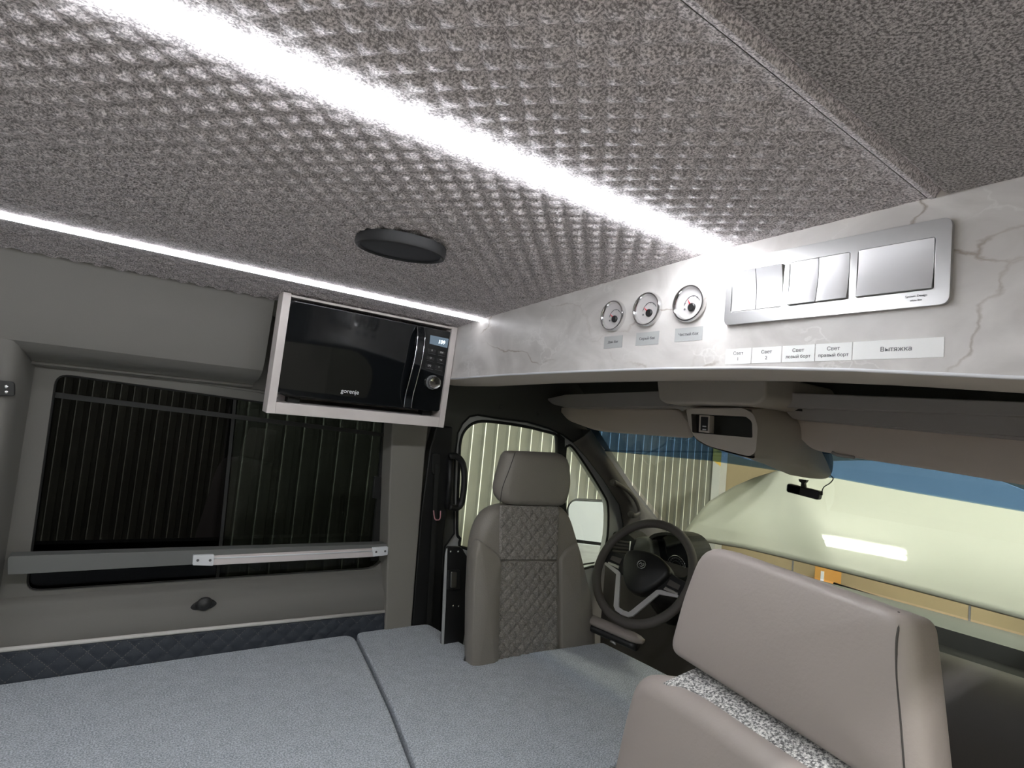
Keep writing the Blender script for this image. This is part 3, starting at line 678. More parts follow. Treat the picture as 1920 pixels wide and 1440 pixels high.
# ---------------- sun visors and shelves
sv = thing('sun_visor', V(1.5, 1.4, .03), 'taupe sun visor above the steering wheel, folded against the headliner', 'sun visor')
puff('visor_pad', rnd(pts([(1046, 764), (1270, 767), (1291, 785), (1299, 822), (1140, 810), (1115, 806), (1066, 788)], 'x', 1.50), [.02, .03, .04, .02, .02, .03, .03]), (-1, 0, -.2), .006, .016, M_visor, sv, edge=.006, dome=.002)
sv2 = thing('sun_visor', V(1.5, .5, .03), 'long taupe sun visor on the passenger side, under the open shelf', 'sun visor')
puff('visor_pad', rnd(pts([(1475, 795), (1482, 786), (1700, 800), (1920, 820), (2140, 845), (2200, 950), (1920, 909), (1760, 882), (1602, 858), (1566, 851), (1524, 843), (1504, 824)], 'x', 1.50), [.01, .01, 0, 0, .02, .02, .0, 0, 0, .01, .03, .02]), (-1, 0, -.2), .006, .016, M_visor, sv2, edge=.006, dome=.002)
tube('hinge_rod', pts([(1560, 848), (1570, 853), (1602, 858)], 'x', 1.492), .004, M_shelf, sv2)
s1 = thing('overhead_shelf', V(1.45, 1.4, .1), 'narrow grey roof shelf above the driver sun visor', 'shelf')
slab('shelf_lip', rnd(pts([(1024, 748), (1060, 740), (1250, 733), (1256, 762), (1060, 764), (1036, 758)], 'x', 1.42), .012), (.16, 0, 0), M_shelf, s1, bevel=.006)
s2 = thing('overhead_shelf', V(1.4, .5, .1), 'wide grey roof shelf above the passenger sun visor', 'shelf')
slab('shelf_front', rnd(pts([(1449, 752), (1459, 735), (2150, 762), (2150, 798), (1920, 781), (1465, 763)], 'x', 1.38), [.004, .006, 0, 0, 0, .006]), (.03, 0, 0), M_shelf, s2, bevel=.004)
slab('shelf_floor', rnd(pts([(1462, 758), (2150, 792), (2150, 842), (1920, 819), (1486, 786)], 'x', 1.44), [.006, 0, 0, 0, .01]), (.20, 0, 0), M_shelf, s2, bevel=.004)
slab('clip_slot', pts([(1490, 766), (1503, 767), (1503, 771), (1491, 770)], 'x', 1.436), (.008, 0, 0), M_black, s2)
slab('lower_ledge', pts([(1496, 777), (2150, 826), (2150, 850), (1920, 826), (1500, 788)], 'x', 1.47), (.10, 0, 0), M_shelf, s2, bevel=.004)

# ---------------- dash camera
dc = thing('dash_camera', V(1.72, .86, -.12), 'slim black dash camera with cable hanging under the overhead console', 'camera')
DX = 1.70
slab('camera_body', rnd(pts([(1475, 906), (1537, 921), (1534, 938), (1473, 922)], 'x', DX), .008), (.022, 0, 0), M_black, dc, bevel=.004)
slab('screen', rnd(pts([(1477, 909), (1500, 914), (1498, 927), (1476, 921)], 'x', DX - .001), .002), (.003, 0, 0), M_gloss, dc)
slab('mount', rnd(pts([(1497, 898), (1513, 900), (1511, 904), (1508, 906), (1509, 914), (1501, 912), (1502, 905), (1498, 903)], 'x', DX + .005), .002), (.012, 0, 0), M_black, dc, bevel=.001)
tube('plug', pts([(1534, 927), (1541, 927), (1541, 921)], 'x', DX + .01), .003, M_black, dc)
tube('cable', catmull(pts([(1541, 922), (1545, 913), (1556, 906), (1562, 898), (1558, 892), (1553, 890)], 'x', DX + .01), 5, False), .0016, M_black, dc, seg=6)

# ================================================================== BONNET
hn = 50 * PI / 180
def HP(y, s, h=0): return V(2.2 + s * math.cos(hn) + h * -math.sin(hn), y, -.428 + s * math.sin(hn) + h * math.cos(hn))
half = [(.78, 0.0), (.775, .05), (.76, .11), (.73, .20), (.63, .30), (.55, .355), (.405, .425), (.28, .475), (.14, .50), (0, .505)]
bn = thing('raised_bonnet', HP(.88, 0), 'cream painted van bonnet raised open in front of the windscreen', 'bonnet')
NU, NV = 60, 40
vs = []; fs = []
sv_ = [s for h, s in half]; hv_ = [h for h, s in half]
def halfw(s): return float(np.interp(s, sv_, hv_))
for j in range(NV + 1):
    s = .505 * (1 - (1 - j / NV) ** 1.6); hw = max(halfw(s), .002)
    for i in range(NU + 1):
        t = -1 + 2 * i / NU; y = .88 + hw * t
        cr = .030 * (1 - (t * hw / .78) ** 2) + .02 * math.sin(PI * s / .7) - .03 * max(0, abs(t * hw) - .45) / .33
        rear = -.03 * max(0, 1 - s / .5) * ((y - .88) / .78) ** 2
        vs.append(HP(y, s + rear * 0, cr))
k_ = NU + 1
for j in range(NV):
    for i in range(NU): fs.append((j * k_ + i, j * k_ + i + 1, (j + 1) * k_ + i + 1, (j + 1) * k_ + i))
o_ = mk('bonnet_skin', vs, fs, M_hood, bn, smooth=True)
md = o_.modifiers.new('s', 'SOLIDIFY'); md.thickness = .012; md.offset = 0
# cowl, scuttle grille, wiper
cw = bpy.data.objects.new('trim_4', None)
sweep('trim_4', [(2.16, -.47), (2.2, -.49), (2.55, -.56), (2.6, -.62), (2.6, -.75), (2.2, -.75), (2.12, -.6)], -.1, 1.70, M_dash, None, closed=True)['kind'] = 'structure'
wp = thing('windscreen_wiper', V(2.15, .6, -.45), 'thin dark wiper arm lying along the foot of the windscreen', 'wiper')
tube('wiper_arm', [WS(1560, 1088) + wsn * -.02, WS(1640, 1110) + wsn * -.03, WS(1765, 1163) + wsn * -.02], .006, M_black, wp)
tube('wiper_blade', [WS(1690, 1134) + wsn * -.01, WS(1780, 1172) + wsn * -.012], .005, M_rubber, wp)
slab('front_grille_part', [V(2.45, -.1, -.56), V(2.45, 1.6, -.56), V(2.45, 1.6, -.60), V(2.45, -.1, -.60)], (.1, 0, 0), M_black, None)
tag(bpy.data.objects['front_grille_part'], 'black engine bay crossmember below the raised bonnet', 'engine bay'); bpy.data.objects['front_grille_part'].name = 'engine_bay_crossmember'

# ================================================================== DASHBOARD
db = thing('dashboard', V(1.95, .8, -1.2), 'dark charcoal dashboard with tray under the windscreen', 'dashboard')
dash_prof = [(2.16, -.455), (2.10, -.450), (2.03, -.452), (1.99, -.458), (1.97, -.50), (1.93, -.515), (1.86, -.51), (1.83, -.485), (1.80, -.474), (1.765, -.485), (1.73, -.52), (1.70, -.60), (1.69, -.72), (1.72, -.80), (1.72, -1.0), (1.80, -1.1), (1.80, -1.28), (2.16, -1.28)]
sweep('dash_top', dash_prof[:4] , -.16, 1.70, M_dashl, db, ny=1)
sweep('dash_tray', dash_prof[3:8], -.16, 1.0, M_rubber, db)
sweep('dash_face', dash_prof[7:], -.16, 1.0, M_dash, db)
sweep('dash_driver_side', [(2.03, -.452), (1.93, -.44), (1.83, -.47), (1.80, -.55), (1.80, -.8), (1.85, -1.28)], 1.0, 1.72, M_dash, db)
tube('tray_gap', [V(1.765, .565, -.484), V(1.80, .565, -.470), V(1.845, .565, -.498)], .004, M_rubber, db)
# instrument pod
ip = thing('instrument_cluster', V(1.80, 1.33, -.5), 'black hooded instrument cluster behind the steering wheel', 'instrument cluster')
IX = 1.80
hood = pts([(1214, 1018), (1222, 1003), (1248, 998), (1278, 1006), (1296, 1030), (1300, 1062), (1288, 1090), (1240, 1080), (1220, 1050)], 'x', IX)
slab('hood_shell', catmull(hood, 4), (.12, 0, 0), M_black, ip, holes=[[h.lerp(sum(hood, Vector()) / 9, .14) for h in catmull(hood, 4)]])
slab('dial_face', [h.lerp(sum(hood, Vector()) / 9, .12) + Vector((.03, 0, 0)) for h in catmull(hood, 4)], (.01, 0, 0), M_gloss, ip)
dcn = pt(1268, 1063, 'x', IX + .028)
for r_, a0, a1, m_, th_ in ((.042, .1, 2.9, M_chrome, .0018), (.034, .1, 2.9, M_ink, .0012), (.022, .3, 2.6, M_ink, .0008)):
    tube('dial_ring', [dcn + Vector((0, -r_ * math.cos(a), r_ * math.sin(a))) for a in np.linspace(a0, a1, 20)], th_, m_, ip, seg=6)
for a in np.linspace(.3, 2.8, 9):
    tube('dial_tick', [dcn + Vector((0, -.030 * math.cos(a), .030 * math.sin(a))), dcn + Vector((0, -.034 * math.cos(a), .034 * math.sin(a)))], .0009, M_inkl, ip, seg=4)
# column cowling / dash pad between vent and cluster
puff('dash_pad', rnd(pts([(1180, 1016), (1202, 1005), (1220, 1010), (1228, 1060), (1200, 1062), (1184, 1050)], 'x', 1.79), .02), (-1, 0, 0), .01, .06, M_dashl, db, edge=.01)
# side air vent
av = thing('side_air_vent', pt(1160, 1030, 'x', 1.76), 'silver-framed air vent at the driver door end of the dashboard', 'air vent')
vo = pts([(1153, 1003), (1167, 1005), (1183, 1016), (1180, 1042), (1150, 1050), (1140, 1038)], 'x', 1.765)
slab('vent_housing', rnd(pts([(1150, 997), (1172, 997), (1190, 1012), (1184, 1050), (1145, 1060), (1136, 1036)], 'x', 1.77), .01), (.10, 0, 0), M_black, av, bevel=.004)
tube('vent_frame', pts([(1141, 1036), (1154, 1005), (1165, 1006)], 'x', 1.762), .0028, M_alu, av)
tube('vent_frame', pts([(1182, 1015), (1180, 1040), (1178, 1042)], 'x', 1.762), .0028, M_alu, av)
for k in range(5):
    t = k / 4; slab('louvre', pts([(1152 - 5 * t, 1012 + 6.5 * k), (1178, 1016 + 6 * k), (1178, 1018.5 + 6 * k), (1152 - 5 * t, 1014.5 + 6.5 * k)], 'x', 1.764), (.012, 0, .003), M_dash, av)

# ================================================================== STEERING WHEEL
SWC = pt(1205, 1071, 'x', 1.50)
swn = Vector((-.86, -.10, .52)).normalized()
su, sv__, sw_ = frame_axes(swn)
roll = -6 * PI / 180
su, sv__ = su * math.cos(roll) + sv__ * math.sin(roll), sv__ * math.cos(roll) - su * math.sin(roll)
def SW(a, b, c=0): return SWC + su * a + sv__ * b + sw_ * c
stw = thing('steering_wheel', SWC, 'black steering wheel with silver V-shaped lower spoke trim', 'steering wheel')
SR = .172
tube('rim', [SW(SR * math.cos(a), SR * math.sin(a)) for a in np.linspace(0, 2 * PI, 65)[:-1]], .0145, M_dash, stw, seg=12, closed=True, up=tuple(swn))
hub = catmull([SW(*p, -.012) for p in ((-.088, .040), (-.045, .062), (0, .068), (.045, .062), (.090, .036), (.080, -.010), (.050, -.050), (.02, -.072), (-.02, -.072), (-.050, -.050), (-.080, -.010))], 4)
puff('airbag_pad', hub, swn, .022, .03, M_black, stw, edge=.014, dome=.008)
for s in (-1, 1):
    slab('spoke', catmull([SW(s * x_, y_, -.022) for x_, y_ in ((.065, .030), (.12, .028), (.166, .018), (.168, -.020), (.12, -.030), (.07, -.034))], 3), sw_ * .012, M_black, stw, bevel=.003)
    slab('button_pad', rnd([SW(s * .098, .012, -.008), SW(s * .140, .008, -.008), SW(s * .140, -.008, -.008), SW(s * .096, -.008, -.008)], .003), sw_ * .005, M_dash, stw, bevel=.0015)
    slab('button_bar', rnd([SW(s * .095, -.014, -.009), SW(s * .143, -.016, -.009), SW(s * .143, -.024, -.009), SW(s * .092, -.025, -.009)], .002), sw_ * .004, M_alu, stw, bevel=.001)
    vtrim = [(.150, -.022), (.150, -.031), (.088, -.045), (.040, -.142), (.026, -.152), (.0, -.155), (0, -.139), (.020, -.137), (.026, -.128), (.074, -.036), (.088, -.030)]
    slab('silver_spoke', [SW(s * a, b, -.008) for a, b in vtrim], sw_ * .007, M_satin2, stw, bevel=.0012)
tube('emblem', [SW(.016 * math.cos(a), .014 + .014 * math.sin(a), .0225) for a in np.linspace(PI / 8, 2 * PI + PI / 8, 9)[:-1]], .0014, M_alu, stw, seg=6, closed=True)
tube('emblem_figure', catmull([SW(*p, .0225) for p in ((-.009, .010), (-.004, .020), (.000, .013), (.005, .020), (.009, .016), (.003, .008), (-.004, .008))], 3, False), .0011, M_alu, stw, seg=6)
tube('column', [SW(0, 0, -.02), SW(0, -.01, -.26)], [.045, .07], M_black, stw, seg=20)

# ================================================================== SIDE MIRROR OUTSIDE
sm_ = thing('door_mirror', V(1.95, 2.0, -.5), 'tall black-framed door mirror seen outside the front quarter window', 'mirror')
MX = 2.02
mo = rnd(pts([(1086, 934), (1130, 938), (1143, 950), (1136, 1020), (1124, 1054), (1092, 1060), (1078, 1040), (1077, 950)], 'x', MX), .025)
slab('housing', mo, (.07, .0, 0), M_black, sm_, bevel=.01)
slab('main_glass', rnd(pts([(1087, 939), (1129, 942), (1138, 953), (1131, 1019), (1080, 1009), (1081, 950)], 'x', MX - .003), [.02, .02, .01, .01, .01, .02]), (.004, -.0, 0), M_mirror, sm_)
slab('wide_glass', rnd(pts([(1080, 1015), (1131, 1025), (1122, 1052), (1094, 1057), (1081, 1038)], 'x', MX - .003), .012), (.004, 0, 0), M_mirror, sm_)
for o in sm_.children:
    for v_m in o.data.vertices: v_m.co.x -= .40 * (v_m.co.y - (1.97 - sm_.location.y))
tube('mirror_arm', [pt(1130, 1045, 'x', MX + .04), V(2.0, 1.80, -.55)], .018, M_black, sm_)

# ================================================================== DRIVER SEAT
ds = thing('driver_seat', V(1.13, 1.48, -1.28), 'taupe leather driver seat with quilted fabric centre, turned towards the bed', 'seat')
DY = 1.37
bk = [(880, 1330), (880, 1200), (881, 1115), (885, 1029), (892, 992), (905, 965), (922, 950), (950, 944), (990, 943), (1030, 944), (1050, 948), (1064, 966), (1077, 1010), (1090, 1058), (1104, 1115), (1111, 1190), (1114, 1330)]
nrmS = Vector((-.10, -1, .0))
def seat_curve(q): return q
puff('backrest', rnd(pts(bk, 'y', DY + .03), .03), (0, -1, 0), .03, .05, M_leather_d, ds, edge=.035, dome=.004)
puff('left_bolster', rnd(pts([(877, 1330), (878, 1180), (881, 1100), (885, 1035), (893, 1008), (905, 1018), (930, 1036), (935, 1048), (931, 1130), (927, 1330)], 'y', DY + .008), .012), (0, -1, .0), .022, .02, M_leather_d, ds, edge=.018, dome=.012)
puff('right_bolster', rnd(pts([(1046, 1330), (1044, 1115), (1043, 1045), (1056, 1028), (1077, 1014), (1089, 1062), (1102, 1120), (1109, 1190), (1111, 1330)], 'y', DY + .008), .012), (0, -1, .0), .022, .02, M_leather_d, ds, edge=.018, dome=.012)
quilt_patch('upper_fabric_panel', pt(937, 947, 'y', DY + .0), pt(1047, 949, 'y', DY), pt(1043, 1049, 'y', DY), pt(935, 1049, 'y', DY), 90, 84, .036, .0065, (0, -1, 0), M_seatfab, ds, lift=.004)
quilt_patch('lower_fabric_panel', pt(935, 1051, 'y', DY), pt(1043, 1051, 'y', DY), pt(1043, 1330, 'y', DY), pt(925, 1330, 'y', DY), 90, 220, .036, .0065, (0, -1, 0), M_seatfab, ds, lift=.004)
tube('cross_seam', pts([(935, 1050), (1043, 1050)], 'y', DY - .003), .0014, M_thread, ds, seg=6)
puff('headrest', rnd(pts([(948, 845), (1048, 849), (1062, 862), (1065, 905), (1058, 938), (1048, 949), (944, 946), (929, 926), (931, 905)], 'y', DY + .015), [.02, .02, .03, .03, .02, .02, .03, .03, .03]), (0, -1, 0),   .035, .045, M_leather_d, ds, edge=.035, dome=.004)
tube('side_seam', catmull(pts([(966, 848), (955, 880), (942, 915), (938, 944)], 'y', DY - .018), 5, False), .0012, M_seam, ds, seg=6)
for a in (965, 1020): tube('headrest_post', pts([(a, 925), (a, 975)], 'y', DY + .05), .006, M_chrome, ds)
box('seat_cushion', (.90, 1.0, -1.0), (1.36, 1.44, -.86), M_leather_d, ds, .04, 4)
box('seat_base', (.98, 1.12, -1.28), (1.30, 1.42, -.95), M_black, ds, .01)
ar = ds
a0, a1 = pt(1100, 1158, 'y', 1.38), pt(1206, 1203, 'y', 1.18)
pth = [a0.lerp(a1, t) for t in np.linspace(0, 1, 12)]
tube('armrest_pad', pth, [.018] + [.024] * 9 + [.021, .012], M_leather, ar, seg=14, flat=.62)
tube('armrest_frame', [p + Vector((0, 0, -.022)) for p in pth[:-1]], .020, M_black, ar, seg=10, flat=.7)
tube('lever', [pth[5] + Vector((-.02, -.02, -.03)), pth[6] + Vector((-.02, -.02, -.032))], .004, M_alu, ar, seg=8)

# ================================================================== BED
bz = -.684
def BZ(px, py): return pt(px, py, 'z', bz)
seam = [(665, 1186), (695, 1245), (735, 1330), (782, 1450), (860, 1640)]
backL = [pt(-260, 1300, 'y', 1.70), pt(0, 1268, 'y', 1.70), pt(300, 1222, 'y', 1.70), pt(664, 1187, 'y', 1.70)]
for p in backL: p.z = Z0 + bz
def cushion(name, outline, label, seat_hole=None):
    o = thing(name, sum(outline, Vector()) / len(outline) - Vector((0, 0, .12)), label, 'cushion', 'bed cushions')
    return o
sm3 = [BZ(*p) for p in seam]; rear = [V(-1.0, .20, bz), V(-1.0, 1.70, bz)]
sm3[-1] = V(sm3[-2].x - .05, .70, bz)
c1 = thing('bed_cushion', V(.1, 1.0, -.80), 'large blue-grey fabric bed cushion on the left, along the window wall', 'cushion', 'bed cushions')
L1 = [V(-1.0, 1.70, bz), V(.55, 1.70, bz)] + [p + Vector((-.004, 0, 0)) for p in sm3[1:]] + [V(-1.0, .70, bz)]
L1 = [V(-1.0, 1.70, bz)] + [V(sm3[0].x - .004, 1.70, bz)] + [p + Vector((-.004, 0, 0)) for p in sm3[1:]] + [V(-1.0, .70, bz)]
def bed_piece(name, outline, parent, r):
    ol = rnd(outline, r); cc = sum(ol, Vector()) / len(ol)
    o = slab(name, [p - Vector((0, 0, .12)) for p in ol], (0, 0, .12), M_bed, parent, bevel=.012, bseg=4)
    return o
bed_piece('fabric_cover', L1, c1, [.03, .05, 0, 0, 0, .02, .03])
c2 = thing('bed_cushion', V(1.0, 1.1, -.80), 'smaller blue-grey bed cushion at the front, reaching the driver seat', 'cushion', 'bed cushions')
L2_ = [V(sm3[0].x + .004, 1.70, bz), V(.86, 1.70, bz), V(.96, 1.69, bz), V(.985, 1.47, bz), BZ(868, 1240), BZ(1000, 1222), BZ(1130, 1204), V(1.425, 1.15, bz), V(1.425, .95, bz), BZ(1195, 1412), BZ(1118, 1452)] + [p + Vector((.004, 0, 0)) for p in sm3[:0:-1]]
bed_piece('fabric_cover', L2_, c2, [.02, .03, .02, .0, .02, 0, .015, 0, .02, .02, 0, .02, 0, 0, 0])
fr = thing('bed_platform', V(.2, 1.0, -1.28), 'wooden bed box under the blue-grey cushions', 'bed')
box('deck_board', (-1.0, .72, -.83), (.84, 1.69, -.805), M_lam, fr)
box('side_board', (-.98, .76, -1.28), (.82, .79, -.83), M_lam, fr); box('side_board', (-.98, 1.60, -1.28), (.82, 1.63, -.83), M_lam, fr)
box('table_leaf', (.84, .90, -.83), (1.40, 1.33, -.805), M_lam, fr)

# ================================================================== PASSENGER SEAT (near)
pu = Vector((0.1935, 0.981, 0)).normalized()         # along the seat width, towards the van's left
pn = Vector((-.981, .1935, 0)).normalized()          # face of the seat, towards the bed
PA = V(.73, .516, -.151)                              # top left front corner of the headrest
lean = math.radians(10)
def PS(a, h, d=0):
    """a to the right across the seat, h up along its leaning back, d out of its face"""
    return PA - pu * a + Vector((0, 0, 1)) * h * math.cos(lean) - pn * h * math.sin(lean) + pn * d
psn = (pn * math.cos(lean) + Vector((0, 0, 1)) * math.sin(lean)).normalized()
ps = thing('passenger_seat', V(.62, .37, -1.28), 'light greige leather passenger seat with large headrest, nearest the camera', 'seat')
hr = rnd([PS(.012, 0.007), PS(.300, 0.0), PS(.315, -.06), PS(.340, -.165), PS(-.012, -.156), PS(-.006, -.08)], [.04, .012, .02, .03, .02, .02])
puff('headrest', hr, psn, .014, .050, M_leather, ps, edge=.022, dome=.006)
tube('headrest_seam', catmull([p + psn * .0125 for p in [PS(.285, -.003, -.010), PS(.291, -.012, -.003), PS(.293, -.03), PS(.298, -.06), PS(.308, -.10), PS(.322, -.16)]], 4, False), .0013, M_seam, ps, seg=6)
for a in (.095, .250): tube('headrest_post', [PS(a, -.13, -.02), PS(a, -.24, -.02)], .006, M_chrome, ps, seg=12)
# backrest
BKF = .075                                           # how far the backrest stands proud of the headrest face
br = rnd([PS(-.018, -.185, -.02), PS(.10, -.180, -.02), PS(.42, -.180, -.02), PS(.47, -.25, -.02), PS(.47, -.95, -.02), PS(-.028, -.95, -.02), PS(-.026, -.24, -.02)], [.06, 0, .06, .05, .03, .03, .05])
puff('backrest', br, psn, BKF - .0, .07, M_leather, ps, edge=.035, dome=.006)
quilt_patch('fabric_top_strip', PS(.026, -.164, -.02), PS(.36, -.166, -.02), PS(.36, -.186, .047), PS(.026, -.184, .047), 60, 12, .5, .003, (0, 0, 1), M_boucle, ps, lift=.004)
box('seat_base', (.50, .20, -1.28), (.80, .55, -.98), M_black, ps, .01)

# ================================================================== LED STRIPS
def led(name, y, x0, x1, wd, label):
    t = thing(name, V((x0 + x1) / 2, y, cz(y) - .008), label, 'strip light', 'ceiling LED strips')
    z = cz(y)
    sweep('diffuser', [(y - wd, z - .0), (y - wd, z - .003), (y - wd * .7, z - .008), (y, z - .0092), (y + wd * .7, z - .008), (y + wd, z - .003), (y + wd, z - .0)], x0, x1, M_led if y < 1 else M_led2, t, axis='x', closed=True)
    for e in (x0,): box('end_cap', (e - .003, y - wd - .001, z - .009), (e + .003, y + wd + .001, z + .002), M_white, t)
led('led_strip', .597, -1.55, .836, .0115, 'wide bright white LED strip along the middle of the quilted ceiling')
led('led_strip', 1.350, -1.55, .835, .009, 'thinner white LED strip in the ceiling close to the microwave and window wall')

# ================================================================== CEILING SPEAKER
spc = pt(752, 466, 'z', .306)
spn = Vector((0, .08, -1)).normalized()
spk = thing('ceiling_speaker', spc, 'round black speaker set into the quilted ceiling above the microwave', 'speaker')
lathe('trim_ring', spc, spn, [(.083, -.012), (.084, .003), (.082, .0075), (.078, .0085), (.075, .006), (.0745, .000)], M_sp_rim, spk, seg=64)
lathe('grille_cloth', spc, spn, [(.0755, .0), (.075, .005), (.06, .0058), (.03, .006), (.001, .006)], M_speak, spk, seg=64)
bd = spc + spn * .0064 + Vector((.052, -.040, 0)) * 1.0
slab('maker_badge', rnd([bd + Vector(q) for q in ((-.014, -.006, 0), (.012, -.010, 0), (.016, .004, 0), (-.012, .008, 0))], .004), spn * .001, M_sp_rim, spk)

# ================================================================== GAUGES, LABELS, SWITCHES
FX = .84; NX = (-1, 0, 0)
GI = [((1152, 593), 'leftmost small chrome tank gauge on the marble panel, above the smallest sticker', 208, .0325),
      ((1216, 581), 'middle chrome tank gauge on the marble panel, between two other gauges', 150, .0340),
      ((1295, 570), 'rightmost chrome tank gauge, next to the silver switch plate', 120, .0345)]
for (c, lb, ang, gr) in GI:
    c = pt(c[0], c[1], 'x', FX); g = thing('tank_gauge', c, lb, 'gauge', 'tank gauges')
    n = Vector(NX)
    lathe('chrome_bezel', c, n, [(gr * .97, -.004), (gr, .002), (gr * 1.0, .006), (gr * .95, .0095), (gr * .88, .0095), (gr * .82, .006), (gr * .80, .003), (gr * .79, .003)], M_chrome, g, seg=64)
    lathe('dial_face', c, n, [(gr * .82, .0), (gr * .81, .0034), (.0005, .0034)], M_gaug, g, seg=48)
    def G(a, b, h=.004): return c + n * h + Vector((0, -a * gr, b * gr))      # a to the viewer's right
    hb_ = (.18, -.22)
    lathe('hub_cap', G(hb_[0], hb_[1], .0035), n, [(gr * .22, .0), (gr * .22, .003), (gr * .17, .0045), (.0004, .0045)], M_black, g, seg=24)
    a_ = math.radians(ang); tip = (hb_[0] + .55 * math.cos(a_), hb_[1] + .55 * math.sin(a_)) if ang < 140 else (hb_[0] - .42, hb_[1] + .38)
    d = Vector((tip[0] - hb_[0], tip[1] - hb_[1])); pr = Vector((-d.y, d.x)).normalized() * .055
    slab('needle', [G(hb_[0] + pr.x, hb_[1] + pr.y, .0055), G(tip[0], tip[1], .0055), G(hb_[0] - pr.x, hb_[1] - pr.y, .0055)], n * .0008, M_red, g)
    tube('scale_arc', [G(hb_[0] + .52 * math.cos(t), hb_[1] + .62 * math.sin(t), .0038) for t in np.linspace(2.9, .55, 16)], .0006, M_ink, g, seg=4)
    for t in (2.7, 2.1, 1.5, 1.0): tube('tick', [G(hb_[0] + .46 * math.cos(t), hb_[1] + .56 * math.sin(t), .0038), G(hb_[0] + .54 * math.cos(t), hb_[1] + .64 * math.sin(t), .0038)], .0006, M_ink, g, seg=4)
    lathe('tank_symbol', G(-.28, -.28, .0034), n, [(gr * .06, 0), (gr * .06, .0006)], M_ink, g, seg=10)
def sticker(name, corners, m, lb, lines, size, parent=None, group=None, h=.0006):
    P = pts(corners, 'x', FX); cc = sum(P, Vector()) / 4
    cc_top = max(p.z for p in P); ys = [p.y for p in P]; y0 = (P[0].y + P[3].y) / 2; y1 = (P[1].y + P[2].y) / 2
    z1 = (P[0].z + P[1].z) / 2; z0 = (P[2].z + P[3].z) / 2
    Q = [Vector((FX, y0, z1)), Vector((FX, y1, z1)), Vector((FX, y1, z0)), Vector((FX, y0, z0))]
    t = thing(name, (Q[0] + Q[2]) / 2, lb, 'label', group)
    slab('backing', Q, (-h, 0, 0), m, t)
    c = (Q[0] + Q[2]) / 2; n_ = len(lines)
    for i, s in enumerate(lines):
        text('lettering', s, c + Vector((-h - .0002, 0, ((n_ - 1) / 2 - i) * size * 1.05)), NX, size, M_ink, t)
    return t
sticker('gauge_label', [(1133, 632), (1167, 628), (1167, 651), (1133, 654)], M_stick, 'small grey sticker with tiny print under the leftmost gauge', ['Доп. бак'], .0070, group='gauge stickers')
sticker('gauge_label', [(1193, 625), (1236, 620), (1235, 645), (1192, 649)], M_stick, 'grey sticker reading Серый бак under the middle gauge', ['Серый бак'], .0076, group='gauge stickers')
sticker('gauge_label', [(1266, 617), (1318, 611), (1317, 637), (1265, 642)], M_stick, 'grey sticker reading Чистый бак under the rightmost gauge', ['Чистый бак'], .0078, group='gauge stickers')
ZA = pt(1362, 655, 'x', FX).z; ZB = pt(1362, 683, 'x', FX).z
for a, b, ln, lb in ((1361, 1409, ['Свет', '1'], 'white sticker reading Свет 1, first of the switch labels'), (1410.5, 1465.5, ['Свет', '2'], 'white sticker reading Свет 2, beside the first switch label'),
                 (1467, 1527.5, ['Свет', 'левый борт'], 'white sticker reading Свет левый борт, third of the switch labels'), (1529, 1597.5, ['Свет', 'правый борт'], 'white sticker reading Свет правый борт, left of the longest label'),
                 (1599, 1770, ['Вытяжка'], 'long white sticker reading Вытяжка under the wide switch')):
    ya = pt(a, 665, 'x', FX).y; yb = pt(b, 660, 'x', FX).y
    t = thing('switch_label', Vector((FX, (ya + yb) / 2, (ZA + ZB) / 2)), lb, 'label', 'switch stickers')
    slab('backing', [Vector((FX, ya, ZA)), Vector((FX, yb, ZA)), Vector((FX, yb, ZB)), Vector((FX, ya, ZB))], (-.0006, 0, 0), M_stickw, t)
    sz = .0078 if len(ln) > 1 else .0088
    if len(ln[-1]) > 6 and len(ln) > 1: sz = .0068
    for i, s in enumerate(ln):
        text('lettering', s, Vector((FX - .0008, (ya + yb) / 2, (ZA + ZB) / 2 + ((len(ln) - 1) / 2 - i) * .0095)), NX, .0078 if i == 0 and len(ln) > 1 else sz, M_ink, t)
# switch plate
sp = thing('switch_plate', V(FX, .41, .255), 'long satin silver switch plate with two double rockers and one wide rocker', 'switch')
y0, y1, z0, z1 = .5695, .2540, .1985, .3105
def RR(ya, yb, za, zb, x, r): return rnd([V(x, ya, za), V(x, yb, za), V(x, yb, zb), V(x, ya, zb)], r)
sw_mod = [(.5655, .4985, .2180, .2880), (.4780, .3970, .2175, .2870), (.3790, .2830, .2175, .2900)]
sw_mod = []
for (xa, ya_, xb, yb_) in ((1372, 520, 1462, 575), (1479, 510, 1586, 565), (1607, 490, 1746, 550)):
    sw_mod.append((pt(xa, ya_, 'x', FX - .012).y, pt(xb, yb_, 'x', FX - .012).y))
zlo, zhi = .2205, .2865
hls = [RR(a + .001, b - .001, zlo - .001, zhi + .001, FX - .008, .004) for a, b in sw_mod]
plate = slab('cover_frame', RR(y0, y1, z0, z1, FX - .008, .012), (-.0, 0, 0) if False else (.008, 0, 0), M_satin, sp, holes=hls, bevel=.005, bseg=4)
plate.modifiers['b'].angle_limit = 1.2
slab('inner_well', [V(FX - .003, y0 - .01, z0 + .01), V(FX - .003, y1 + .01, z0 + .01), V(FX - .003, y1 + .01, z1 - .01), V(FX - .003, y0 - .01, z1 - .01)], (.002, 0, 0), M_ink, sp)
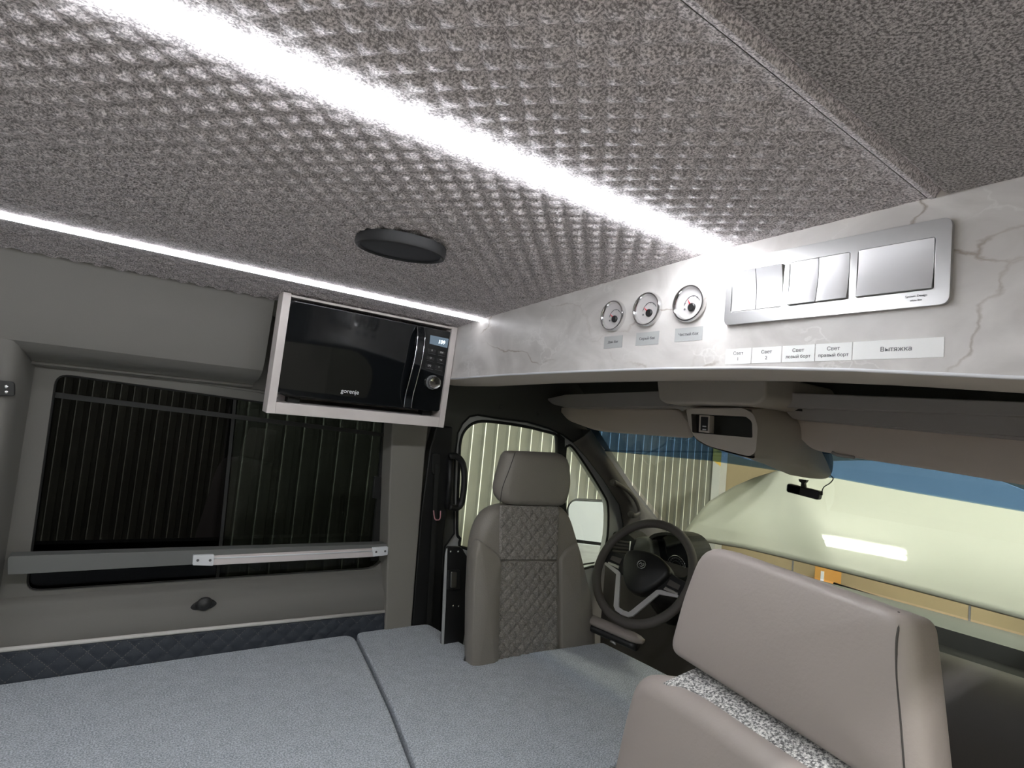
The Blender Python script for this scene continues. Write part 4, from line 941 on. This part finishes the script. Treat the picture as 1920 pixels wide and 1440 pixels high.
def rocker(ya, yb, tilt):
    vs = []; fs = []; N = 10; K = 6
    for i in range(N + 1):
        z = zlo + (zhi - zlo) * i / N; t = 2 * i / N - 1
        x = FX - .0115 + .0030 * (1 - t * t) * 1.0 + tilt * t * .0035
        for k_ in range(K + 1):
            y = ya + (yb - ya) * k_ / K; e = .0008 if k_ in (0, K) else 0
            vs.append(V(x + e, y, z))
        for k_ in (0, K):
            pass
    w_ = K + 1
    for i in range(N):
        for k_ in range(K): fs.append((i * w_ + k_, i * w_ + k_ + 1, (i + 1) * w_ + k_ + 1, (i + 1) * w_ + k_))
    n0 = len(vs)
    for i in range(N + 1):
        z = zlo + (zhi - zlo) * i / N
        vs.append(V(FX - .002, ya, z)); vs.append(V(FX - .002, yb, z))
    for i in range(N):
        fs.append((i * w_, (i + 1) * w_, n0 + 2 * (i + 1), n0 + 2 * i)); fs.append((i * w_ + K, n0 + 2 * i + 1, n0 + 2 * (i + 1) + 1, (i + 1) * w_ + K))
    fs.append(tuple(range(K + 1)) + (n0 + 1, n0)); fs.append(tuple(N * w_ + k_ for k_ in range(K + 1)) + (n0 + 2 * N + 1, n0 + 2 * N))
    o = mk('rocker', vs, fs, M_satin2, sp, smooth=True); o.data.set_sharp_from_angle(angle=.6); return o
for i, (a, b) in enumerate(sw_mod):
    if i < 2:
        mid = (a + b) / 2; rocker(a, mid + .0006, -1 if i == 0 else .6); rocker(mid - .0006, b, -1 if i == 0 else .6)
    else: rocker(a, b, .5)
text('maker_lettering', 'System Design', V(FX - .0084, y1 + .036, z0 + .0145), NX, .0042, M_ink, sp); text('maker_lettering', 'white line', V(FX - .0084, y1 + .036, z0 + .009), NX, .0034, M_ink, sp)

# ================================================================== MICROWAVE AND CABINET
YC = 1.504
mc = thing('microwave_cabinet', V(.59, 1.6, -.03), 'open pale laminate wall cabinet holding the microwave below the ceiling', 'cabinet')
XL, XR, ZT, ZB_ = .334, .838, .2775, -.031
box('side_panel', (XL, YC, ZB_), (XL + .020, 1.552, ZT - .003), M_lam, mc, .0012); box('side_panel', (XR - .018, YC, ZB_), (XR, 1.70, ZT - .005), M_lam, mc, .0012)
box('bottom_panel', (XL + .020, YC + .002, ZB_), (XR - .018, 1.552, -.002), M_lam, mc, .0012); box('shelf_board', (XL + .045, 1.552, ZB_ + .01), (XR - .018, 1.70, -.002), M_lam, mc)
box('top_panel', (XL + .020, YC + .002, ZT - .012), (XR - .018, 1.56, ZT - .006), M_lam, mc, .001)
box('back_panel', (XL + .045, 1.69, -.002), (XR - .018, 1.70, ZT - .012), M_lam, mc)
mw = thing('microwave_oven', V(.59, 1.6, .0), 'black glossy microwave oven with digital display and round silver dial', 'microwave')
YM = 1.512
box('casing', (.381, YM + .02, .012), (.816, 1.685, .240), M_black, mw, .006)
for x_ in (.39, .78): box('foot', (x_, YM + .03, -.002), (x_ + .03, YM + .06, .012), M_rubber, mw)
def mp(lst, d=0): return pts(lst, 'y', YM - d)
front = rnd(mp([(541, 565), (843, 624), (825, 773), (517, 738)]), [.02, .018, .02, .012])
# door and control panel
door = slab('door', rnd(mp([(541, 565), (776, 611), (757, 765), (517, 738)]), [.02, .001, .001, .014]), (0, .02, 0), M_gloss, mw, bevel=.0015)
panel = slab('control_panel', rnd(mp([(777.5, 611), (844, 624), (825, 773), (758.5, 765)]), [.001, .018, .02, .001]), (0, .02, 0), M_gloss, mw, bevel=.0015)
slab('door_window', rnd(mp([(530, 640), (668, 658), (697, 690), (694, 722), (686, 748), (522, 728)], .0006), [.006, .03, .03, .02, .01, .006]), (0, .001, 0), M_gloss2, mw)
tube('silver_edge_line', mp([(541, 566), (560, 569), (843, 625)], .0005), .0007, M_alu, mw, seg=4)
hpath = [pt(a, b, 'y', YM - d) for a, b, d in ((782, 614, .002), (784, 632, .020), (780, 672, .026), (771, 714, .024), (765, 742, .016), (763, 764, .002))]
hc = catmull(hpath, 6, False)
vs = []; fs = []; hw = .0115
for p in hc: vs += [p + Vector((-hw, 0, 0)), p + Vector((-hw * .8, -.003, 0)), p + Vector((hw * .8, -.003, 0)), p + Vector((hw, 0, 0)), p + Vector((hw * .8, .003, 0)), p + Vector((-hw * .8, .003, 0))]
for i in range(len(hc) - 1):
    for k in range(6): fs.append((i * 6 + k, i * 6 + (k + 1) % 6, (i + 1) * 6 + (k + 1) % 6, (i + 1) * 6 + k))
fs.append(tuple(range(6))); fs.append(tuple((len(hc) - 1) * 6 + k for k in range(6)))
hnd = mk('handle', vs, fs, M_gloss, door, smooth=False)
for s in (-1, 1): tube('chrome_edge', [p + Vector((s * hw, -.001, 0)) for p in hc], .0011, M_chrome, door, seg=6)
ds_ = slab('display', rnd(mp([(801, 629), (835, 636), (833, 653), (800, 645)], .001), .001), (0, .001, 0), M_disp, panel)
text('display_digits', '109', pt(822, 642.5, 'y', YM - .0018), (0, -1, 0), .0155, M_digit, panel, shear=.1)
rows = [((805, 658), (823, 662)), ((803, 672), (822, 676)), ((801, 686), (819, 689))]
for r_ in rows:
    for (qx, qy) in r_:
        b_ = slab('button', rnd(mp([(qx - 7, qy - 4), (qx + 7, qy - 1), (qx + 6.5, qy + 5), (qx - 7.5, qy + 2)], .0008), .0015), (0, .001, 0), M_black, panel, bevel=.0004)
        tube('button_underline', mp([(qx - 7, qy + 4), (qx + 6.5, qy + 7)], .001), .0004, M_ink, panel, seg=4)
for s_, (qx, qy) in zip(('II', '000', 'O', '*III', '()I()', '>'), [q for r_ in rows for q in r_]):
    text('button_symbol', s_, pt(qx, qy - .5, 'y', YM - .0022), (0, -1, 0), .0075, M_inkl, panel)
kc = pt(808, 717, 'y', YM)
lathe('dial_collar', kc, (0, -1, 0), [(.0215, -.002), (.0215, .001), (.0195, .002)], M_ink, panel, seg=40)
lathe('dial_knob', kc, (0, -1, 0), [(.0175, .0), (.0175, .016), (.0165, .018), (.001, .018)], M_alu, panel, seg=48)
lathe('dial_rim', kc, (0, -1, 0), [(.0180, .014), (.0184, .0165), (.0172, .0186), (.0164, .0182)], M_chrome, panel, seg=48)
text('maker_logo', 'gorenje', pt(655, 734.5, 'y', YM - .0015), (0, -1, 0), .0165, M_white, door)

# the cabinet leans a few degrees into the van with the side wall
PIV = V(.59, YC, ZB_); TL_ = Matrix.Translation(PIV) @ Matrix.Rotation(math.radians(4.5), 4, 'X') @ Matrix.Translation(-PIV)
for o in (mc, mw): o.matrix_world = TL_ @ Matrix.Translation(o.location)
